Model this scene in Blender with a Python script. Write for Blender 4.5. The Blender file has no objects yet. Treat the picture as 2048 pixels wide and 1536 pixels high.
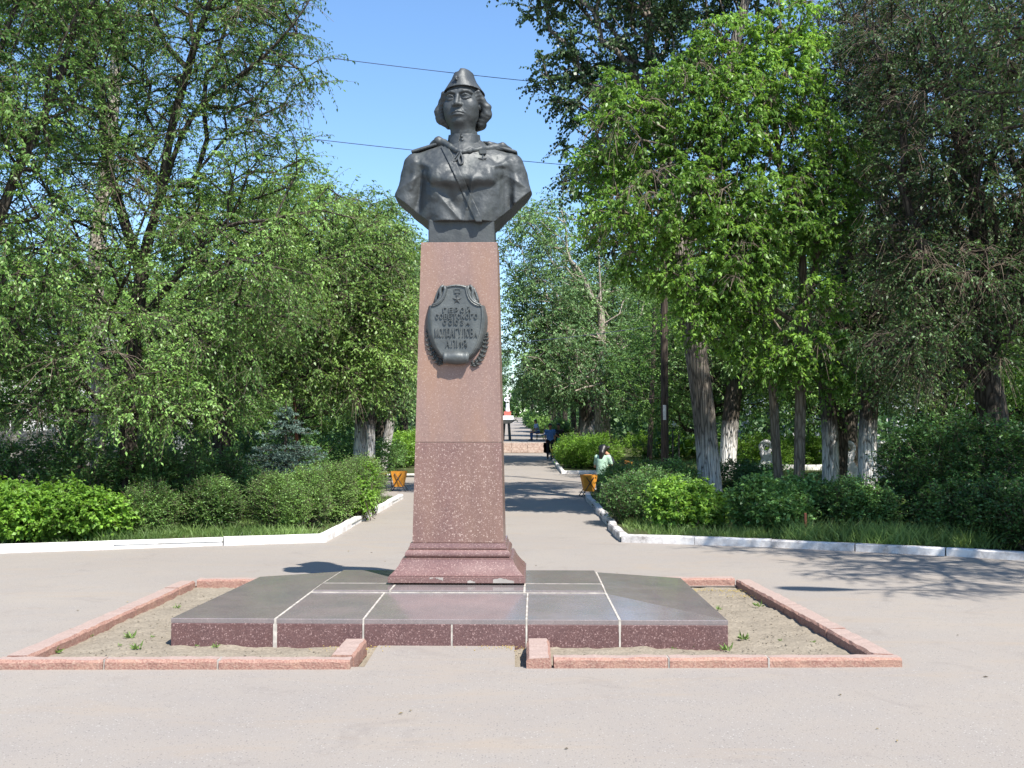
import bpy, bmesh, math, random
import numpy as np
from mathutils import Vector, Matrix
from mathutils.geometry import tessellate_polygon

sc = bpy.context.scene
COL = sc.collection
R = math.radians

# ------------------------------------------------------------------ camera
F, CX, CY, CAMZ = 2100.0, 1024.0, 768.0, 1.6
PITCH = math.atan(102 / F)
cam_d = bpy.data.cameras.new('camera')
cam_d.sensor_width = 36; cam_d.lens = F / 2048 * 36; cam_d.clip_end = 3000; cam_d.clip_start = 0.05
cam = bpy.data.objects.new('camera', cam_d); COL.objects.link(cam)
cam.location = (0, 0, CAMZ); cam.rotation_euler = (math.pi / 2 + PITCH, 0, 0)
sc.camera = cam

# ------------------------------------------------------------------ light
SUN_EL, SUN_AZ = R(53.7), R(33)          # azimuth: degrees from the -Y direction towards +X
sun_vec = Vector((math.sin(SUN_AZ) * math.cos(SUN_EL), -math.cos(SUN_AZ) * math.cos(SUN_EL), math.sin(SUN_EL)))
w = bpy.data.worlds.new('World'); sc.world = w; w.use_nodes = True
nt = w.node_tree; nt.nodes.clear()
sky = nt.nodes.new('ShaderNodeTexSky'); sky.sky_type = 'NISHITA'; sky.sun_disc = False
sky.sun_elevation = SUN_EL; sky.sun_rotation = math.atan2(sun_vec.x, sun_vec.y)
sky.altitude = 200; sky.air_density = 1.0; sky.dust_density = 0.3; sky.ozone_density = 3.0
bg = nt.nodes.new('ShaderNodeBackground'); bg.inputs[1].default_value = 0.13
out = nt.nodes.new('ShaderNodeOutputWorld')
hs = nt.nodes.new('ShaderNodeHueSaturation'); hs.inputs['Saturation'].default_value = 1.10; hs.inputs['Value'].default_value = 1.04
nt.links.new(sky.outputs[0], hs.inputs['Color']); nt.links.new(hs.outputs[0], bg.inputs[0]); nt.links.new(bg.outputs[0], out.inputs[0])
sl = bpy.data.lights.new('sun', 'SUN'); sl.energy = 5.0; sl.angle = R(0.55); sl.color = (1.0, 0.955, 0.88)
so = bpy.data.objects.new('sun', sl); COL.objects.link(so)
so.rotation_euler = (-sun_vec).to_track_quat('-Z', 'Y').to_euler()
sc.view_settings.view_transform = 'Standard'; sc.view_settings.look = 'None'
sc.view_settings.exposure = 0.92; sc.view_settings.gamma = 1; sc.view_settings.use_curve_mapping = False
sc.cycles.max_bounces = 8; sc.cycles.transparent_max_bounces = 8
sc.cycles.use_denoising = True
try: sc.cycles.denoiser = 'OPENIMAGEDENOISE'
except Exception: pass
sc.cycles.use_adaptive_sampling = False

# ------------------------------------------------------------------ geometry helpers
_c, _s = math.cos(PITCH), math.sin(PITCH)
def W(px, py, d):
    "world point that stands at distance d, seen at this place of the 2048x1536 photograph"
    u, v = (px - CX) / F, (CY - py) / F
    t = d / (_c - v * _s)
    return np.array((u * t, d, CAMZ + t * (_s + v * _c)))
def G(px, py, z=0.0):
    u, v = (px - CX) / F, (CY - py) / F
    t = (z - CAMZ) / (_s + v * _c)
    return np.array((u * t, t * (_c - v * _s), z))
def zroad(y):
    if y < 27: return 0.0
    if y < 62: return 0.016 * (y - 27)
    return 1.15 + 0.025 * (y - 62)
def zside(y):
    if y < 27: return 0.06
    if y < 57: return 0.06 + 0.016 * (y - 27)
    if y < 62: return 0.54 + (y - 57) / 5 * 0.67
    return 1.21 + 0.025 * (y - 62)

def mesh(name, V, Fs, mats, parent=None, loc=(0, 0, 0), smooth=False, tint=None, midx=None):
    """V (n,3) world positions, Fs: array (m,k) or list of such; the object's origin is loc"""
    V = np.asarray(V, dtype=np.float32)
    if isinstance(Fs, np.ndarray): Fs = [Fs]
    me = bpy.data.meshes.new(name)
    V = V - np.array(loc, dtype=np.float32)
    if isinstance(Fs, list) and len(Fs) and np.ndim(Fs[0]) == 1:
        me.from_pydata(V.tolist(), [], [list(map(int, f)) for f in Fs])
    else:
        Fs = [np.asarray(f, dtype=np.int32) for f in Fs if len(f)]
        nl = sum(f.size for f in Fs); nf = sum(len(f) for f in Fs)
        me.vertices.add(len(V)); me.vertices.foreach_set('co', V.ravel())
        me.loops.add(nl); me.loops.foreach_set('vertex_index', np.concatenate([f.ravel() for f in Fs]))
        me.polygons.add(nf)
        tot = np.concatenate([np.full(len(f), f.shape[1], dtype=np.int32) for f in Fs])
        st = np.concatenate([[0], np.cumsum(tot)[:-1]]).astype(np.int32)
        me.polygons.foreach_set('loop_start', st)
        try: me.polygons.foreach_set('loop_total', tot)
        except Exception: pass
    if smooth: me.polygons.foreach_set('use_smooth', np.ones(len(me.polygons), dtype=bool))
    for m in (mats if isinstance(mats, (list, tuple)) else [mats]): me.materials.append(m)
    if midx is not None: me.polygons.foreach_set('material_index', np.asarray(midx, dtype=np.int32))
    if tint is not None:
        a = me.attributes.new('tint', 'FLOAT', 'POINT'); a.data.foreach_set('value', np.asarray(tint, dtype=np.float32))
    me.update(); me.validate()
    o = bpy.data.objects.new(name, me); COL.objects.link(o)
    if parent is not None: o.parent = parent
    else: o.location = loc
    return o
# children are built with loc = the world position of their thing, so their local transform stays at zero

def tag(o, label=None, cat=None, group=None, kind=None):
    if label: o['label'] = label
    if cat: o['category'] = cat
    if group: o['group'] = group
    if kind: o['kind'] = kind
    return o
def thing(name, label, cat, loc=(0, 0, 0), group=None, rz=0):
    o = bpy.data.objects.new(name, None); COL.objects.link(o); o.empty_display_size = 0.2
    o.location = tuple(float(a) for a in loc); o.rotation_euler = (0, 0, rz)
    return tag(o, label, cat, group)
def copy_tree(o, loc, rz=None, scale=None, parent=None, label=None):
    c = o.copy(); COL.objects.link(c)
    if parent is None:
        c.location = tuple(float(a) for a in loc)
        if rz is not None: c.rotation_euler = (0, 0, rz)
        if scale is not None: c.scale = scale if hasattr(scale, '__len__') else (scale,) * 3
        if label: c['label'] = label
    else: c.parent = parent
    for ch in list(o.children): copy_tree(ch, None, parent=c)
    return c

def bm_out(bm, name, mat, parent=None, loc=None, smooth=False):
    me = bpy.data.meshes.new(name); bm.to_mesh(me); bm.free()
    for m in (mat if isinstance(mat, (list, tuple)) else [mat]): me.materials.append(m)
    if smooth: me.polygons.foreach_set('use_smooth', np.ones(len(me.polygons), dtype=bool))
    o = bpy.data.objects.new(name, me); COL.objects.link(o)
    if parent is not None: o.parent = parent
    if loc is not None: o.location = loc
    return o
def bm_box(bm, c, s, bevel=0.0, rz=0.0, M=None, jit=0.0, rng=None):
    r = bmesh.ops.create_cube(bm, size=1.0); vs = r['verts']
    bmesh.ops.scale(bm, vec=s, verts=vs)
    if bevel > 0:
        es = list({e for v in vs for e in v.link_edges})
        rb = bmesh.ops.bevel(bm, geom=es, offset=bevel, segments=1, affect='EDGES', profile=0.5)
        vs = list({v for v in rb['verts']} | {v for f in rb['faces'] for v in f.verts} | {v for v in vs if v.is_valid})
    if jit:
        for v in vs: v.co += Vector((rng.uniform(-jit, jit), rng.uniform(-jit, jit), rng.uniform(-jit, jit)))
    m = Matrix.Translation(c) @ (M if M is not None else Matrix.Rotation(rz, 4, 'Z'))
    bmesh.ops.transform(bm, matrix=m, verts=vs)
    return vs
def box(name, c, s, mat, parent=None, bevel=0.0, rz=0.0, M=None, jit=0.0, rng=None):
    bm = bmesh.new(); bm_box(bm, c, s, bevel, rz, M, jit, rng)
    return bm_out(bm, name, mat, parent)
def unit(a, axis=-1): return a / np.maximum(np.linalg.norm(a, axis=axis, keepdims=True), 1e-9)

def tubes(P0, P1, r0, r1, k, D0=None):
    "frustums from P0 to P1 (vectorised); D0 = direction of the start ring"
    D1 = unit(P1 - P0); D0 = D1 if D0 is None else D0
    ref = np.array((0.31, 0.93, 0.05)); ref /= np.linalg.norm(ref)
    a = np.linspace(0, 2 * np.pi, k, endpoint=False); ca, sa = np.cos(a), np.sin(a)
    def ring(P, D, r):
        A = unit(np.cross(D, ref)); B = np.cross(D, A)
        return P[:, None, :] + r[:, None, None] * (A[:, None, :] * ca[None, :, None] + B[:, None, :] * sa[None, :, None])
    V = np.concatenate([ring(P0, D0, r0), ring(P1, D1, r1)], axis=1).reshape(-1, 3)
    n = len(P0); base = (np.arange(n) * 2 * k)[:, None, None]
    i = np.arange(k); j = (i + 1) % k
    q = np.stack([i, j, j + k, i + k], axis=1)[None]
    return V, (base + q).reshape(-1, 4)
def polytube(pts, rad, k=8, cap=True):
    "one smooth tube along a polyline"
    pts = np.asarray(pts, float); n = len(pts); rad = np.broadcast_to(np.asarray(rad, float), (n,))
    D = unit(np.gradient(pts, axis=0)); ref = np.array((0.31, 0.93, 0.05)) if abs(D[:, 2]).max() > 0.5 else np.array((0.05, 0.1, 1.0))
    A = unit(np.cross(D, ref)); B = np.cross(D, A)
    a = np.linspace(0, 2 * np.pi, k, endpoint=False)
    V = (pts[:, None] + rad[:, None, None] * (A[:, None] * np.cos(a)[None, :, None] + B[:, None] * np.sin(a)[None, :, None])).reshape(-1, 3)
    Fs = []
    for s in range(n - 1):
        for i in range(k): Fs.append((s * k + i, s * k + (i + 1) % k, (s + 1) * k + (i + 1) % k, (s + 1) * k + i))
    if cap: Fs.append(tuple(range(k))[::-1]); Fs.append(tuple((n - 1) * k + i for i in range(k)))
    return V, Fs
class MB:
    "collects pieces of one mesh"
    def __init__(s): s.V = []; s.F = []; s.n = 0
    def add(s, V, Fs):
        V = np.asarray(V, float); s.V.append(V)
        s.F += [tuple(int(a) + s.n for a in f) for f in Fs]; s.n += len(V); return s
    def tube(s, pts, rad, k=8): return s.add(*polytube(pts, rad, k))
    def box(s, c, sz, rz=0.0, M=None):
        c = np.array(c, float); h = np.array(sz, float) / 2
        v = np.array([(x, y, z) for x in (-1, 1) for y in (-1, 1) for z in (-1, 1)], float) * h
        if M is not None: v = v @ np.array(M.to_3x3()).T
        else:
            ca, sa = math.cos(rz), math.sin(rz); v = np.stack([v[:, 0] * ca - v[:, 1] * sa, v[:, 0] * sa + v[:, 1] * ca, v[:, 2]], 1)
        return s.add(v + c, [(0, 1, 3, 2), (4, 6, 7, 5), (0, 4, 5, 1), (2, 3, 7, 6), (0, 2, 6, 4), (1, 5, 7, 3)])
    def lathe(s, prof, c=(0, 0, 0), k=20):
        pr = np.array(prof, float); a = np.linspace(0, 2 * np.pi, k, endpoint=False)
        V = np.stack([pr[:, None, 0] * np.cos(a), pr[:, None, 0] * np.sin(a), np.repeat(pr[:, None, 1], k, 1)], 2).reshape(-1, 3) + np.array(c)
        Fs = [(i * k + j, i * k + (j + 1) % k, (i + 1) * k + (j + 1) % k, (i + 1) * k + j) for i in range(len(pr) - 1) for j in range(k)]
        return s.add(V, Fs)
    def prism(s, poly, depth_vec):
        "closed prism from a planar polygon"
        p = np.array(poly, float); n = len(p); q = p + np.array(depth_vec)
        return s.add(np.concatenate([p, q]), [tuple(range(n))[::-1], tuple(range(n, 2 * n))] + [(i, (i + 1) % n, n + (i + 1) % n, n + i) for i in range(n)])
    def out(s, name, mat, parent=None, loc=(0, 0, 0), smooth=False):
        me = bpy.data.meshes.new(name)
        me.from_pydata((np.concatenate(s.V) - np.array(loc, float)).tolist(), [], s.F)
        bm = bmesh.new(); bm.from_mesh(me); bmesh.ops.recalc_face_normals(bm, faces=bm.faces); bm.to_mesh(me); bm.free()
        for m in (mat if isinstance(mat, (list, tuple)) else [mat]): me.materials.append(m)
        if smooth: me.polygons.foreach_set('use_smooth', np.ones(len(me.polygons), dtype=bool))
        o = bpy.data.objects.new(name, me); COL.objects.link(o)
        if parent is not None: o.parent = parent
        else: o.location = loc
        return o

# ------------------------------------------------------------------ implicit surfaces
def nets(f, lo, hi, h):
    ax = [np.arange(lo[i], hi[i] + h, h, dtype=np.float32) for i in range(3)]
    X, Y, Z = np.meshgrid(*ax, indexing='ij', sparse=True)
    Fv = np.asarray(f(X, Y, Z), dtype=np.float32); Fv = np.broadcast_to(Fv, (len(ax[0]), len(ax[1]), len(ax[2]))).copy()
    Fv[0] = Fv[-1] = 1; Fv[:, 0] = Fv[:, -1] = 1; Fv[:, :, 0] = Fv[:, :, -1] = 1
    S = Fv < 0
    cs = [(a, b, c) for a in (0, 1) for b in (0, 1) for c in (0, 1)]
    n = np.array(Fv.shape) - 1
    cnt = np.zeros(n, dtype=np.int8)
    for a, b, c in cs: cnt += S[a:a + n[0], b:b + n[1], c:c + n[2]]
    act = (cnt > 0) & (cnt < 8)
    I = np.argwhere(act); idx = -np.ones(n, dtype=np.int32); idx[act] = np.arange(len(I))
    acc = np.zeros((len(I), 3)); num = np.zeros(len(I))
    for a in cs:
        for d in range(3):
            if a[d]: continue
            b = list(a); b[d] = 1
            va = Fv[I[:, 0] + a[0], I[:, 1] + a[1], I[:, 2] + a[2]]; vb = Fv[I[:, 0] + b[0], I[:, 1] + b[1], I[:, 2] + b[2]]
            m = (va < 0) != (vb < 0); t = np.where(m, va / np.where(m, va - vb, 1), 0)
            p = np.tile(np.array(a, float), (len(I), 1)); p[:, d] += t
            acc += p * m[:, None]; num += m
    V = (I + acc / num[:, None]) * h + np.array(lo)
    Q = []
    for d in range(3):
        e, g = (d + 1) % 3, (d + 2) % 3
        s0 = [slice(None)] * 3; s1 = [slice(None)] * 3; s0[d] = slice(0, -1); s1[d] = slice(1, None)
        A, B = S[tuple(s0)], S[tuple(s1)]
        ch = np.argwhere(A != B)
        ch = ch[(ch[:, e] > 0) & (ch[:, g] > 0) & (ch[:, e] < n[e]) & (ch[:, g] < n[g])]
        sg = A[ch[:, 0], ch[:, 1], ch[:, 2]]
        def at(de, dg):
            c = ch.copy(); c[:, e] += de; c[:, g] += dg
            return idx[c[:, 0], c[:, 1], c[:, 2]]
        q = np.stack([at(-1, -1), at(0, -1), at(0, 0), at(-1, 0)], 1)
        q[~sg] = q[~sg][:, ::-1]; Q.append(q)
    return V, np.concatenate(Q)
def smin(a, b, k):
    h = np.clip(0.5 + 0.5 * (b - a) / k, 0, 1); return b + (a - b) * h - k * h * (1 - h)
def smax(a, b, k): return -smin(-a, -b, k)
def ell(X, Y, Z, c, r):
    a, b, d = (X - c[0]) / r[0], (Y - c[1]) / r[1], (Z - c[2]) / r[2]
    k0 = np.sqrt(a * a + b * b + d * d)
    k1 = np.sqrt((a / r[0]) ** 2 + (b / r[1]) ** 2 + (d / r[2]) ** 2)
    return k0 * (k0 - 1) / np.maximum(k1, 1e-6)
def cap(X, Y, Z, a, b, r0, r1=None):
    r1 = r0 if r1 is None else r1
    a = np.array(a, float); b = np.array(b, float); ab = b - a
    h = np.clip(((X - a[0]) * ab[0] + (Y - a[1]) * ab[1] + (Z - a[2]) * ab[2]) / max(ab @ ab, 1e-9), 0, 1)
    return np.sqrt((X - a[0] - ab[0] * h) ** 2 + (Y - a[1] - ab[1] * h) ** 2 + (Z - a[2] - ab[2] * h) ** 2) - (r0 + (r1 - r0) * h)
def chain(X, Y, Z, pts, rs, k=0.0):
    rs = [rs] * len(pts) if np.isscalar(rs) else rs; d = None
    for i in range(len(pts) - 1):
        e = cap(X, Y, Z, pts[i], pts[i + 1], rs[i], rs[i + 1])
        d = e if d is None else (smin(d, e, k) if k else np.minimum(d, e))
    return d
def rbox(X, Y, Z, c, h, r=0.01):
    a, b, d = np.abs(X - c[0]) - h[0] + r, np.abs(Y - c[1]) - h[1] + r, np.abs(Z - c[2]) - h[2] + r
    return np.sqrt(np.maximum(a, 0) ** 2 + np.maximum(b, 0) ** 2 + np.maximum(d, 0) ** 2) + np.minimum(np.maximum(a, np.maximum(b, d)), 0) - r
_nr = np.random.RandomState(7)
_LAT = _nr.rand(32, 32, 32).astype(np.float32)
def vnoise(X, Y, Z, s):
    x, y, z = np.broadcast_arrays(X * s, Y * s, Z * s)
    xi, yi, zi = np.floor(x).astype(int), np.floor(y).astype(int), np.floor(z).astype(int)
    fx, fy, fz = x - xi, y - yi, z - zi
    fx, fy, fz = fx * fx * (3 - 2 * fx), fy * fy * (3 - 2 * fy), fz * fz * (3 - 2 * fz)
    g = lambda a, b, c: _LAT[(xi + a) & 31, (yi + b) & 31, (zi + c) & 31]
    l = lambda p, q, t: p + (q - p) * t
    return l(l(l(g(0, 0, 0), g(1, 0, 0), fx), l(g(0, 1, 0), g(1, 1, 0), fx), fy), l(l(g(0, 0, 1), g(1, 0, 1), fx), l(g(0, 1, 1), g(1, 1, 1), fx), fy), fz) - 0.5

# ------------------------------------------------------------------ materials
class NT:
    def __init__(s, name, rough=0.7, spec=0.5, metal=0.0):
        s.m = bpy.data.materials.new(name); s.m.use_nodes = True; s.t = s.m.node_tree
        s.b = s.t.nodes['Principled BSDF']; s.o = s.t.nodes['Material Output']
        s.b.inputs['Roughness'].default_value = rough; s.b.inputs['Specular IOR Level'].default_value = spec
        s.b.inputs['Metallic'].default_value = metal
        s.tc = s.t.nodes.new('ShaderNodeTexCoord'); s.co = s.tc.outputs['Object']
    def n(s, typ, **kw):
        nd = s.t.nodes.new(typ)
        for k, v in kw.items():
            if k.startswith('_'): setattr(nd, k[1:], v)
            else:
                key = int(k[1:]) if k[0] == 'i' and k[1:].isdigit() else k.replace('__', ' ')
                if hasattr(v, 'is_output'): s.t.links.new(v, nd.inputs[key])
                else: nd.inputs[key].default_value = v
        return nd
    def noise(s, scale, detail=3, rough=0.55, co=None, **kw):
        return s.n('ShaderNodeTexNoise', Vector=co or s.co, Scale=scale, Detail=detail, Roughness=rough, **kw).outputs['Fac']
    def vor(s, scale, out='Distance', co=None, feature='F1'):
        return s.n('ShaderNodeTexVoronoi', Vector=co or s.co, Scale=scale, _feature=feature).outputs[out]
    def ramp(s, fac, stops):
        nd = s.t.nodes.new('ShaderNodeValToRGB'); s.t.links.new(fac, nd.inputs[0]); e = nd.color_ramp.elements
        while len(e) < len(stops): e.new(0.5)
        for i, (p, c) in enumerate(stops):
            e[i].position = p; e[i].color = tuple(c) + (1,) if hasattr(c, '__len__') else (c, c, c, 1)
        return nd.outputs[0]
    def mix(s, fac, a, b, mode='MIX'):
        nd = s.t.nodes.new('ShaderNodeMix'); nd.data_type = 'RGBA'; nd.blend_type = mode
        for sock, v in ((nd.inputs[0], fac), (nd.inputs[6], a), (nd.inputs[7], b)):
            if hasattr(v, 'is_output'): s.t.links.new(v, sock)
            elif hasattr(v, '__len__'): sock.default_value = tuple(v) + (1,) if len(v) == 3 else v
            else: sock.default_value = v if sock.type == 'VALUE' else (v, v, v, 1)
        return nd.outputs[2]
    def math(s, op, a, b=0.0):
        nd = s.t.nodes.new('ShaderNodeMath'); nd.operation = op
        for i, v in enumerate((a, b)):
            if hasattr(v, 'is_output'): s.t.links.new(v, nd.inputs[i])
            else: nd.inputs[i].default_value = v
        return nd.outputs[0]
    def scaled(s, v):
        return s.n('ShaderNodeMapping', Vector=s.co, Scale=v).outputs[0]
    def z(s):
        nd = s.n('ShaderNodeSeparateXYZ', Vector=s.co); return nd.outputs[2]
    def col(s, c):
        if hasattr(c, 'is_output'): s.t.links.new(c, s.b.inputs['Base Color'])
        else: s.b.inputs['Base Color'].default_value = tuple(c) + (1,)
        return s
    def rough(s, c): s.t.links.new(c, s.b.inputs['Roughness']); return s
    def bump(s, h, strength=0.4, dist=0.01):
        nd = s.n('ShaderNodeBump', Height=h, Strength=strength, Distance=dist)
        s.t.links.new(nd.outputs[0], s.b.inputs['Normal']); return s
def plain(name, c, rough=0.6, spec=0.4, metal=0.0, var=0.25, scale=8):
    a = NT(name, rough, spec, metal)
    lo = tuple(x * (1 - var) for x in c); hi = tuple(min(1, x * (1 + var)) for x in c)
    a.col(a.ramp(a.noise(scale, 4), [(0.3, lo), (0.7, hi)])); return a.m
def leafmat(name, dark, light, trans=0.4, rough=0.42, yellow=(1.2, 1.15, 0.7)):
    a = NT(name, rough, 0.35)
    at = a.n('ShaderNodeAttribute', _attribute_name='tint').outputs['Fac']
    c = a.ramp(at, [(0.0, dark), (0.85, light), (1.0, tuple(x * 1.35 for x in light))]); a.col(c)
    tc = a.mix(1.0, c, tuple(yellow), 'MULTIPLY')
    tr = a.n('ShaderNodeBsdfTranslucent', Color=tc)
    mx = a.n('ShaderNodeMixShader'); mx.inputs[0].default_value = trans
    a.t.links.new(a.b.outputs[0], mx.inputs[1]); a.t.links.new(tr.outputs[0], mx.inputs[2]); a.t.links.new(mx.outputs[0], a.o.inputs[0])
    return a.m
def barkmat(name, dark, light, scale=9, stretch=0.16, white=None, strength=0.9, white_h=1.3):
    a = NT(name, 0.9, 0.15)
    co = a.scaled((scale, scale, scale * stretch))
    n1 = a.n('ShaderNodeTexNoise', Vector=co, Scale=1.0, Detail=5, Roughness=0.65, Distortion=0.6).outputs['Fac']
    v = a.n('ShaderNodeTexVoronoi', Vector=co, Scale=1.4, _feature='DISTANCE_TO_EDGE').outputs['Distance']
    h = a.math('ADD', a.math('MULTIPLY', a.ramp(v, [(0.0, 0.0), (0.25, 1.0)]), 0.7), a.math('MULTIPLY', n1, 0.6))
    c = a.mix(a.ramp(h, [(0.25, 0.0), (0.85, 1.0)]), dark, light)
    if white:
        e = a.math('ADD', a.z(), a.math('MULTIPLY', a.noise(3.0, 4), -1.2))
        f = a.ramp(a.math('DIVIDE', e, white_h), [(0.30, 1.0), (0.72, 0.0)])
        worn = a.ramp(a.math('ADD', h, a.math('MULTIPLY', a.noise(7, 4), 0.5)), [(0.55, 0.15), (0.85, 1.0)])
        c = a.mix(a.math('MULTIPLY', f, worn), c, white)
    a.col(c); a.bump(h, strength, 0.03); return a.m
rng = np.random.RandomState(11)
# ================================================================== SETTING
def m_asphalt():
    a = NT('asphalt', 0.88, 0.25)
    n1 = a.noise(0.35, 4, 0.6); n2 = a.noise(3.0, 5, 0.6); n3 = a.noise(140, 2, 0.6)
    base = a.ramp(n1, [(0.3, (0.250, 0.212, 0.178)), (0.7, (0.290, 0.248, 0.203))])
    base = a.mix(a.ramp(n2, [(0.35, 0.0), (0.75, 0.35)]), base, (0.215, 0.198, 0.188))
    v = a.n('ShaderNodeTexVoronoi', Vector=a.co, Scale=62.0); d = v.outputs['Distance']; cc = v.outputs['Color']
    sep = a.n('ShaderNodeSeparateColor', Color=cc)
    dark = a.math('MULTIPLY', a.ramp(d, [(0.2, 1.0), (0.34, 0.0)]), a.ramp(sep.outputs[0], [(0.70, 0.0), (0.76, 1.0)]))
    light = a.math('MULTIPLY', a.ramp(d, [(0.2, 1.0), (0.34, 0.0)]), a.ramp(sep.outputs[1], [(0.74, 0.0), (0.80, 1.0)]))
    base = a.mix(a.math('MULTIPLY', dark, 0.75), base, (0.07, 0.055, 0.055))
    base = a.mix(a.math('MULTIPLY', a.math('MULTIPLY', light, 0.7), a.ramp(n2, [(0.4, 0.25), (0.6, 1.0)])), base, (0.5, 0.47, 0.42))
    base = a.mix(0.22, base, a.ramp(n3, [(0.3, 0.12), (0.7, 0.4)]))
    mp = a.n('ShaderNodeMapping', Vector=a.co, Scale=(0.5, 2.2, 1), Rotation=(0, 0, 0.5)).outputs[0]
    st = a.n('ShaderNodeTexNoise', Vector=mp, Scale=0.8, Detail=6, Roughness=0.7, Distortion=1.2).outputs['Fac']
    base = a.mix(a.ramp(st, [(0.52, 0.0), (0.7, 0.5)]), base, (0.29, 0.235, 0.18))
    st2 = a.n('ShaderNodeTexNoise', Vector=a.co, Scale=1.7, Detail=7, Roughness=0.75, Distortion=0.8).outputs['Fac']
    base = a.mix(a.ramp(st2, [(0.56, 0.0), (0.72, 0.45)]), base, (0.170, 0.146, 0.132))
    a.col(base); a.bump(a.math('ADD', n3, a.math('MULTIPLY', d, 0.6)), 0.25, 0.004); return a.m
M_ASPH = m_asphalt()
def m_soil(name, c0, c1):
    a = NT(name, 0.95, 0.1); n1 = a.noise(2.5, 6, 0.7); n2 = a.noise(40, 4, 0.7)
    c = a.mix(a.ramp(n1, [(0.3, 0.0), (0.7, 1.0)]), c0, c1)
    c = a.mix(0.35, c, a.ramp(n2, [(0.3, tuple(x * 0.5 for x in c0)), (0.7, tuple(x * 1.4 for x in c1))]))
    a.col(c); a.bump(a.math('ADD', n2, n1), 0.6, 0.02); return a.m
M_SOIL = m_soil('dry_soil', (0.190, 0.162, 0.125), (0.285, 0.245, 0.190))
M_VERGE = m_soil('verge_soil', (0.045, 0.055, 0.025), (0.075, 0.085, 0.035))
def m_white():
    a = NT('whitewash', 0.8, 0.2); n1 = a.noise(6, 6, 0.7); n2 = a.noise(1.2, 3, 0.6)
    c = a.ramp(a.math('ADD', a.math('MULTIPLY', n1, 0.7), a.math('MULTIPLY', n2, 0.5)), [(0.42, (0.34, 0.31, 0.28)), (0.53, (0.62, 0.59, 0.56)), (0.7, (0.78, 0.76, 0.73))])
    a.col(c); a.bump(n1, 0.4, 0.01); return a.m
M_WHITE = m_white()
def m_white2():
    a = NT('worn_whitewash', 0.85, 0.2); n1 = a.noise(5, 6, 0.75); n2 = a.noise(0.9, 4, 0.6)
    c = a.ramp(a.math('ADD', a.math('MULTIPLY', n1, 0.75), a.math('MULTIPLY', n2, 0.5)), [(0.48, (0.20, 0.18, 0.165)), (0.58, (0.46, 0.43, 0.41)), (0.74, (0.68, 0.66, 0.64))])
    a.col(c); a.bump(n1, 0.6, 0.012); return a.m
M_WHITE2 = m_white2()

# one ground sheet to the horizon (under everything)
ys = [-60, 0, 26.9, 57, 62, 66, 80, 120, 180, 260, 420, 900]
V = []; Fg = []
for y in ys:
    z = min(zside(min(y, 260)), zroad(min(y, 260) - (0.01 if y == 62 else 0))) - 0.25
    V += [(-500, y, z), (500, y, z)]
for i in range(len(ys) - 1): Fg.append((2 * i, 2 * i + 1, 2 * i + 3, 2 * i + 2))
tag(mesh('ground', V, Fg, M_VERGE), kind='structure')

# asphalt plaza and alley; the planting bed is a real hole in it
bed = dict(x0=-3.45, x1=2.55, y0=7.34, y1=11.2)
KL = [(-40, 2.5), (-14, 11.8), (-6.97, 14.3), (-2.78, 15.8), (-2.73, 26.5), (-5.2, 26.7), (-5.2, 36.2), (-2.75, 36.2), (-2.75, 62)]
KR = [(40, -6), (14, 9.2), (8.2, 12.5), (6.55, 13.44), (5.74, 14.0), (3.70, 15.07), (1.62, 15.77), (1.85, 27.3), (4.1, 27.5), (4.1, 38.5), (1.80, 38.5), (1.95, 52), (2.15, 62)]
def sheet(name, poly, zf, mat, label=None):
    pts = [Vector((p[0], p[1], 0)) for p in poly]
    tri = tessellate_polygon([pts])
    V = [(p[0], p[1], zf(p[1])) for p in poly]
    return [V, [tuple(t) for t in tri]]
def join(name, parts, mat, kind='structure', up=True):
    V = []; Fs = []
    for v, f in parts:
        b = len(V); V += list(v)
        for t in f:
            p = [np.array(v[i]) for i in t[:3]]
            if np.cross(p[1] - p[0], p[2] - p[0])[2] < 0: t = t[::-1]
            Fs.append(tuple(i + b for i in t))
    return tag(mesh(name, V, Fs, mat), kind=kind)
b = bed
parts = []
def rect(x0, x1, y0, y1, z=0.0): return [[(x0, y0, z), (x1, y0, z), (x1, y1, z), (x0, y1, z)], [(0, 1, 2, 3)]]
parts += [rect(-45, 45, -30, b['y0']), rect(-45, b['x0'], b['y0'], b['y1']), rect(b['x1'], 45, b['y0'], b['y1']), rect(-45, 45, b['y1'], 27),
          rect(-1.02, 0.02, b['y0'], 8.1)]
join('plaza', parts, M_ASPH)
join('alley', [[[(-5.6, 27, 0), (4.6, 27, 0), (4.6, 62, zroad(61.999)), (-5.6, 62, zroad(61.999))], [(0, 1, 2, 3)]]], M_ASPH)
join('upper_alley', [[[(-2.6, 62.02, 1.15), (2.35, 62.02, 1.15), (3.4, 240, zroad(240)), (-3.0, 240, zroad(240))], [(0, 1, 2, 3)]]], M_ASPH)

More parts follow.
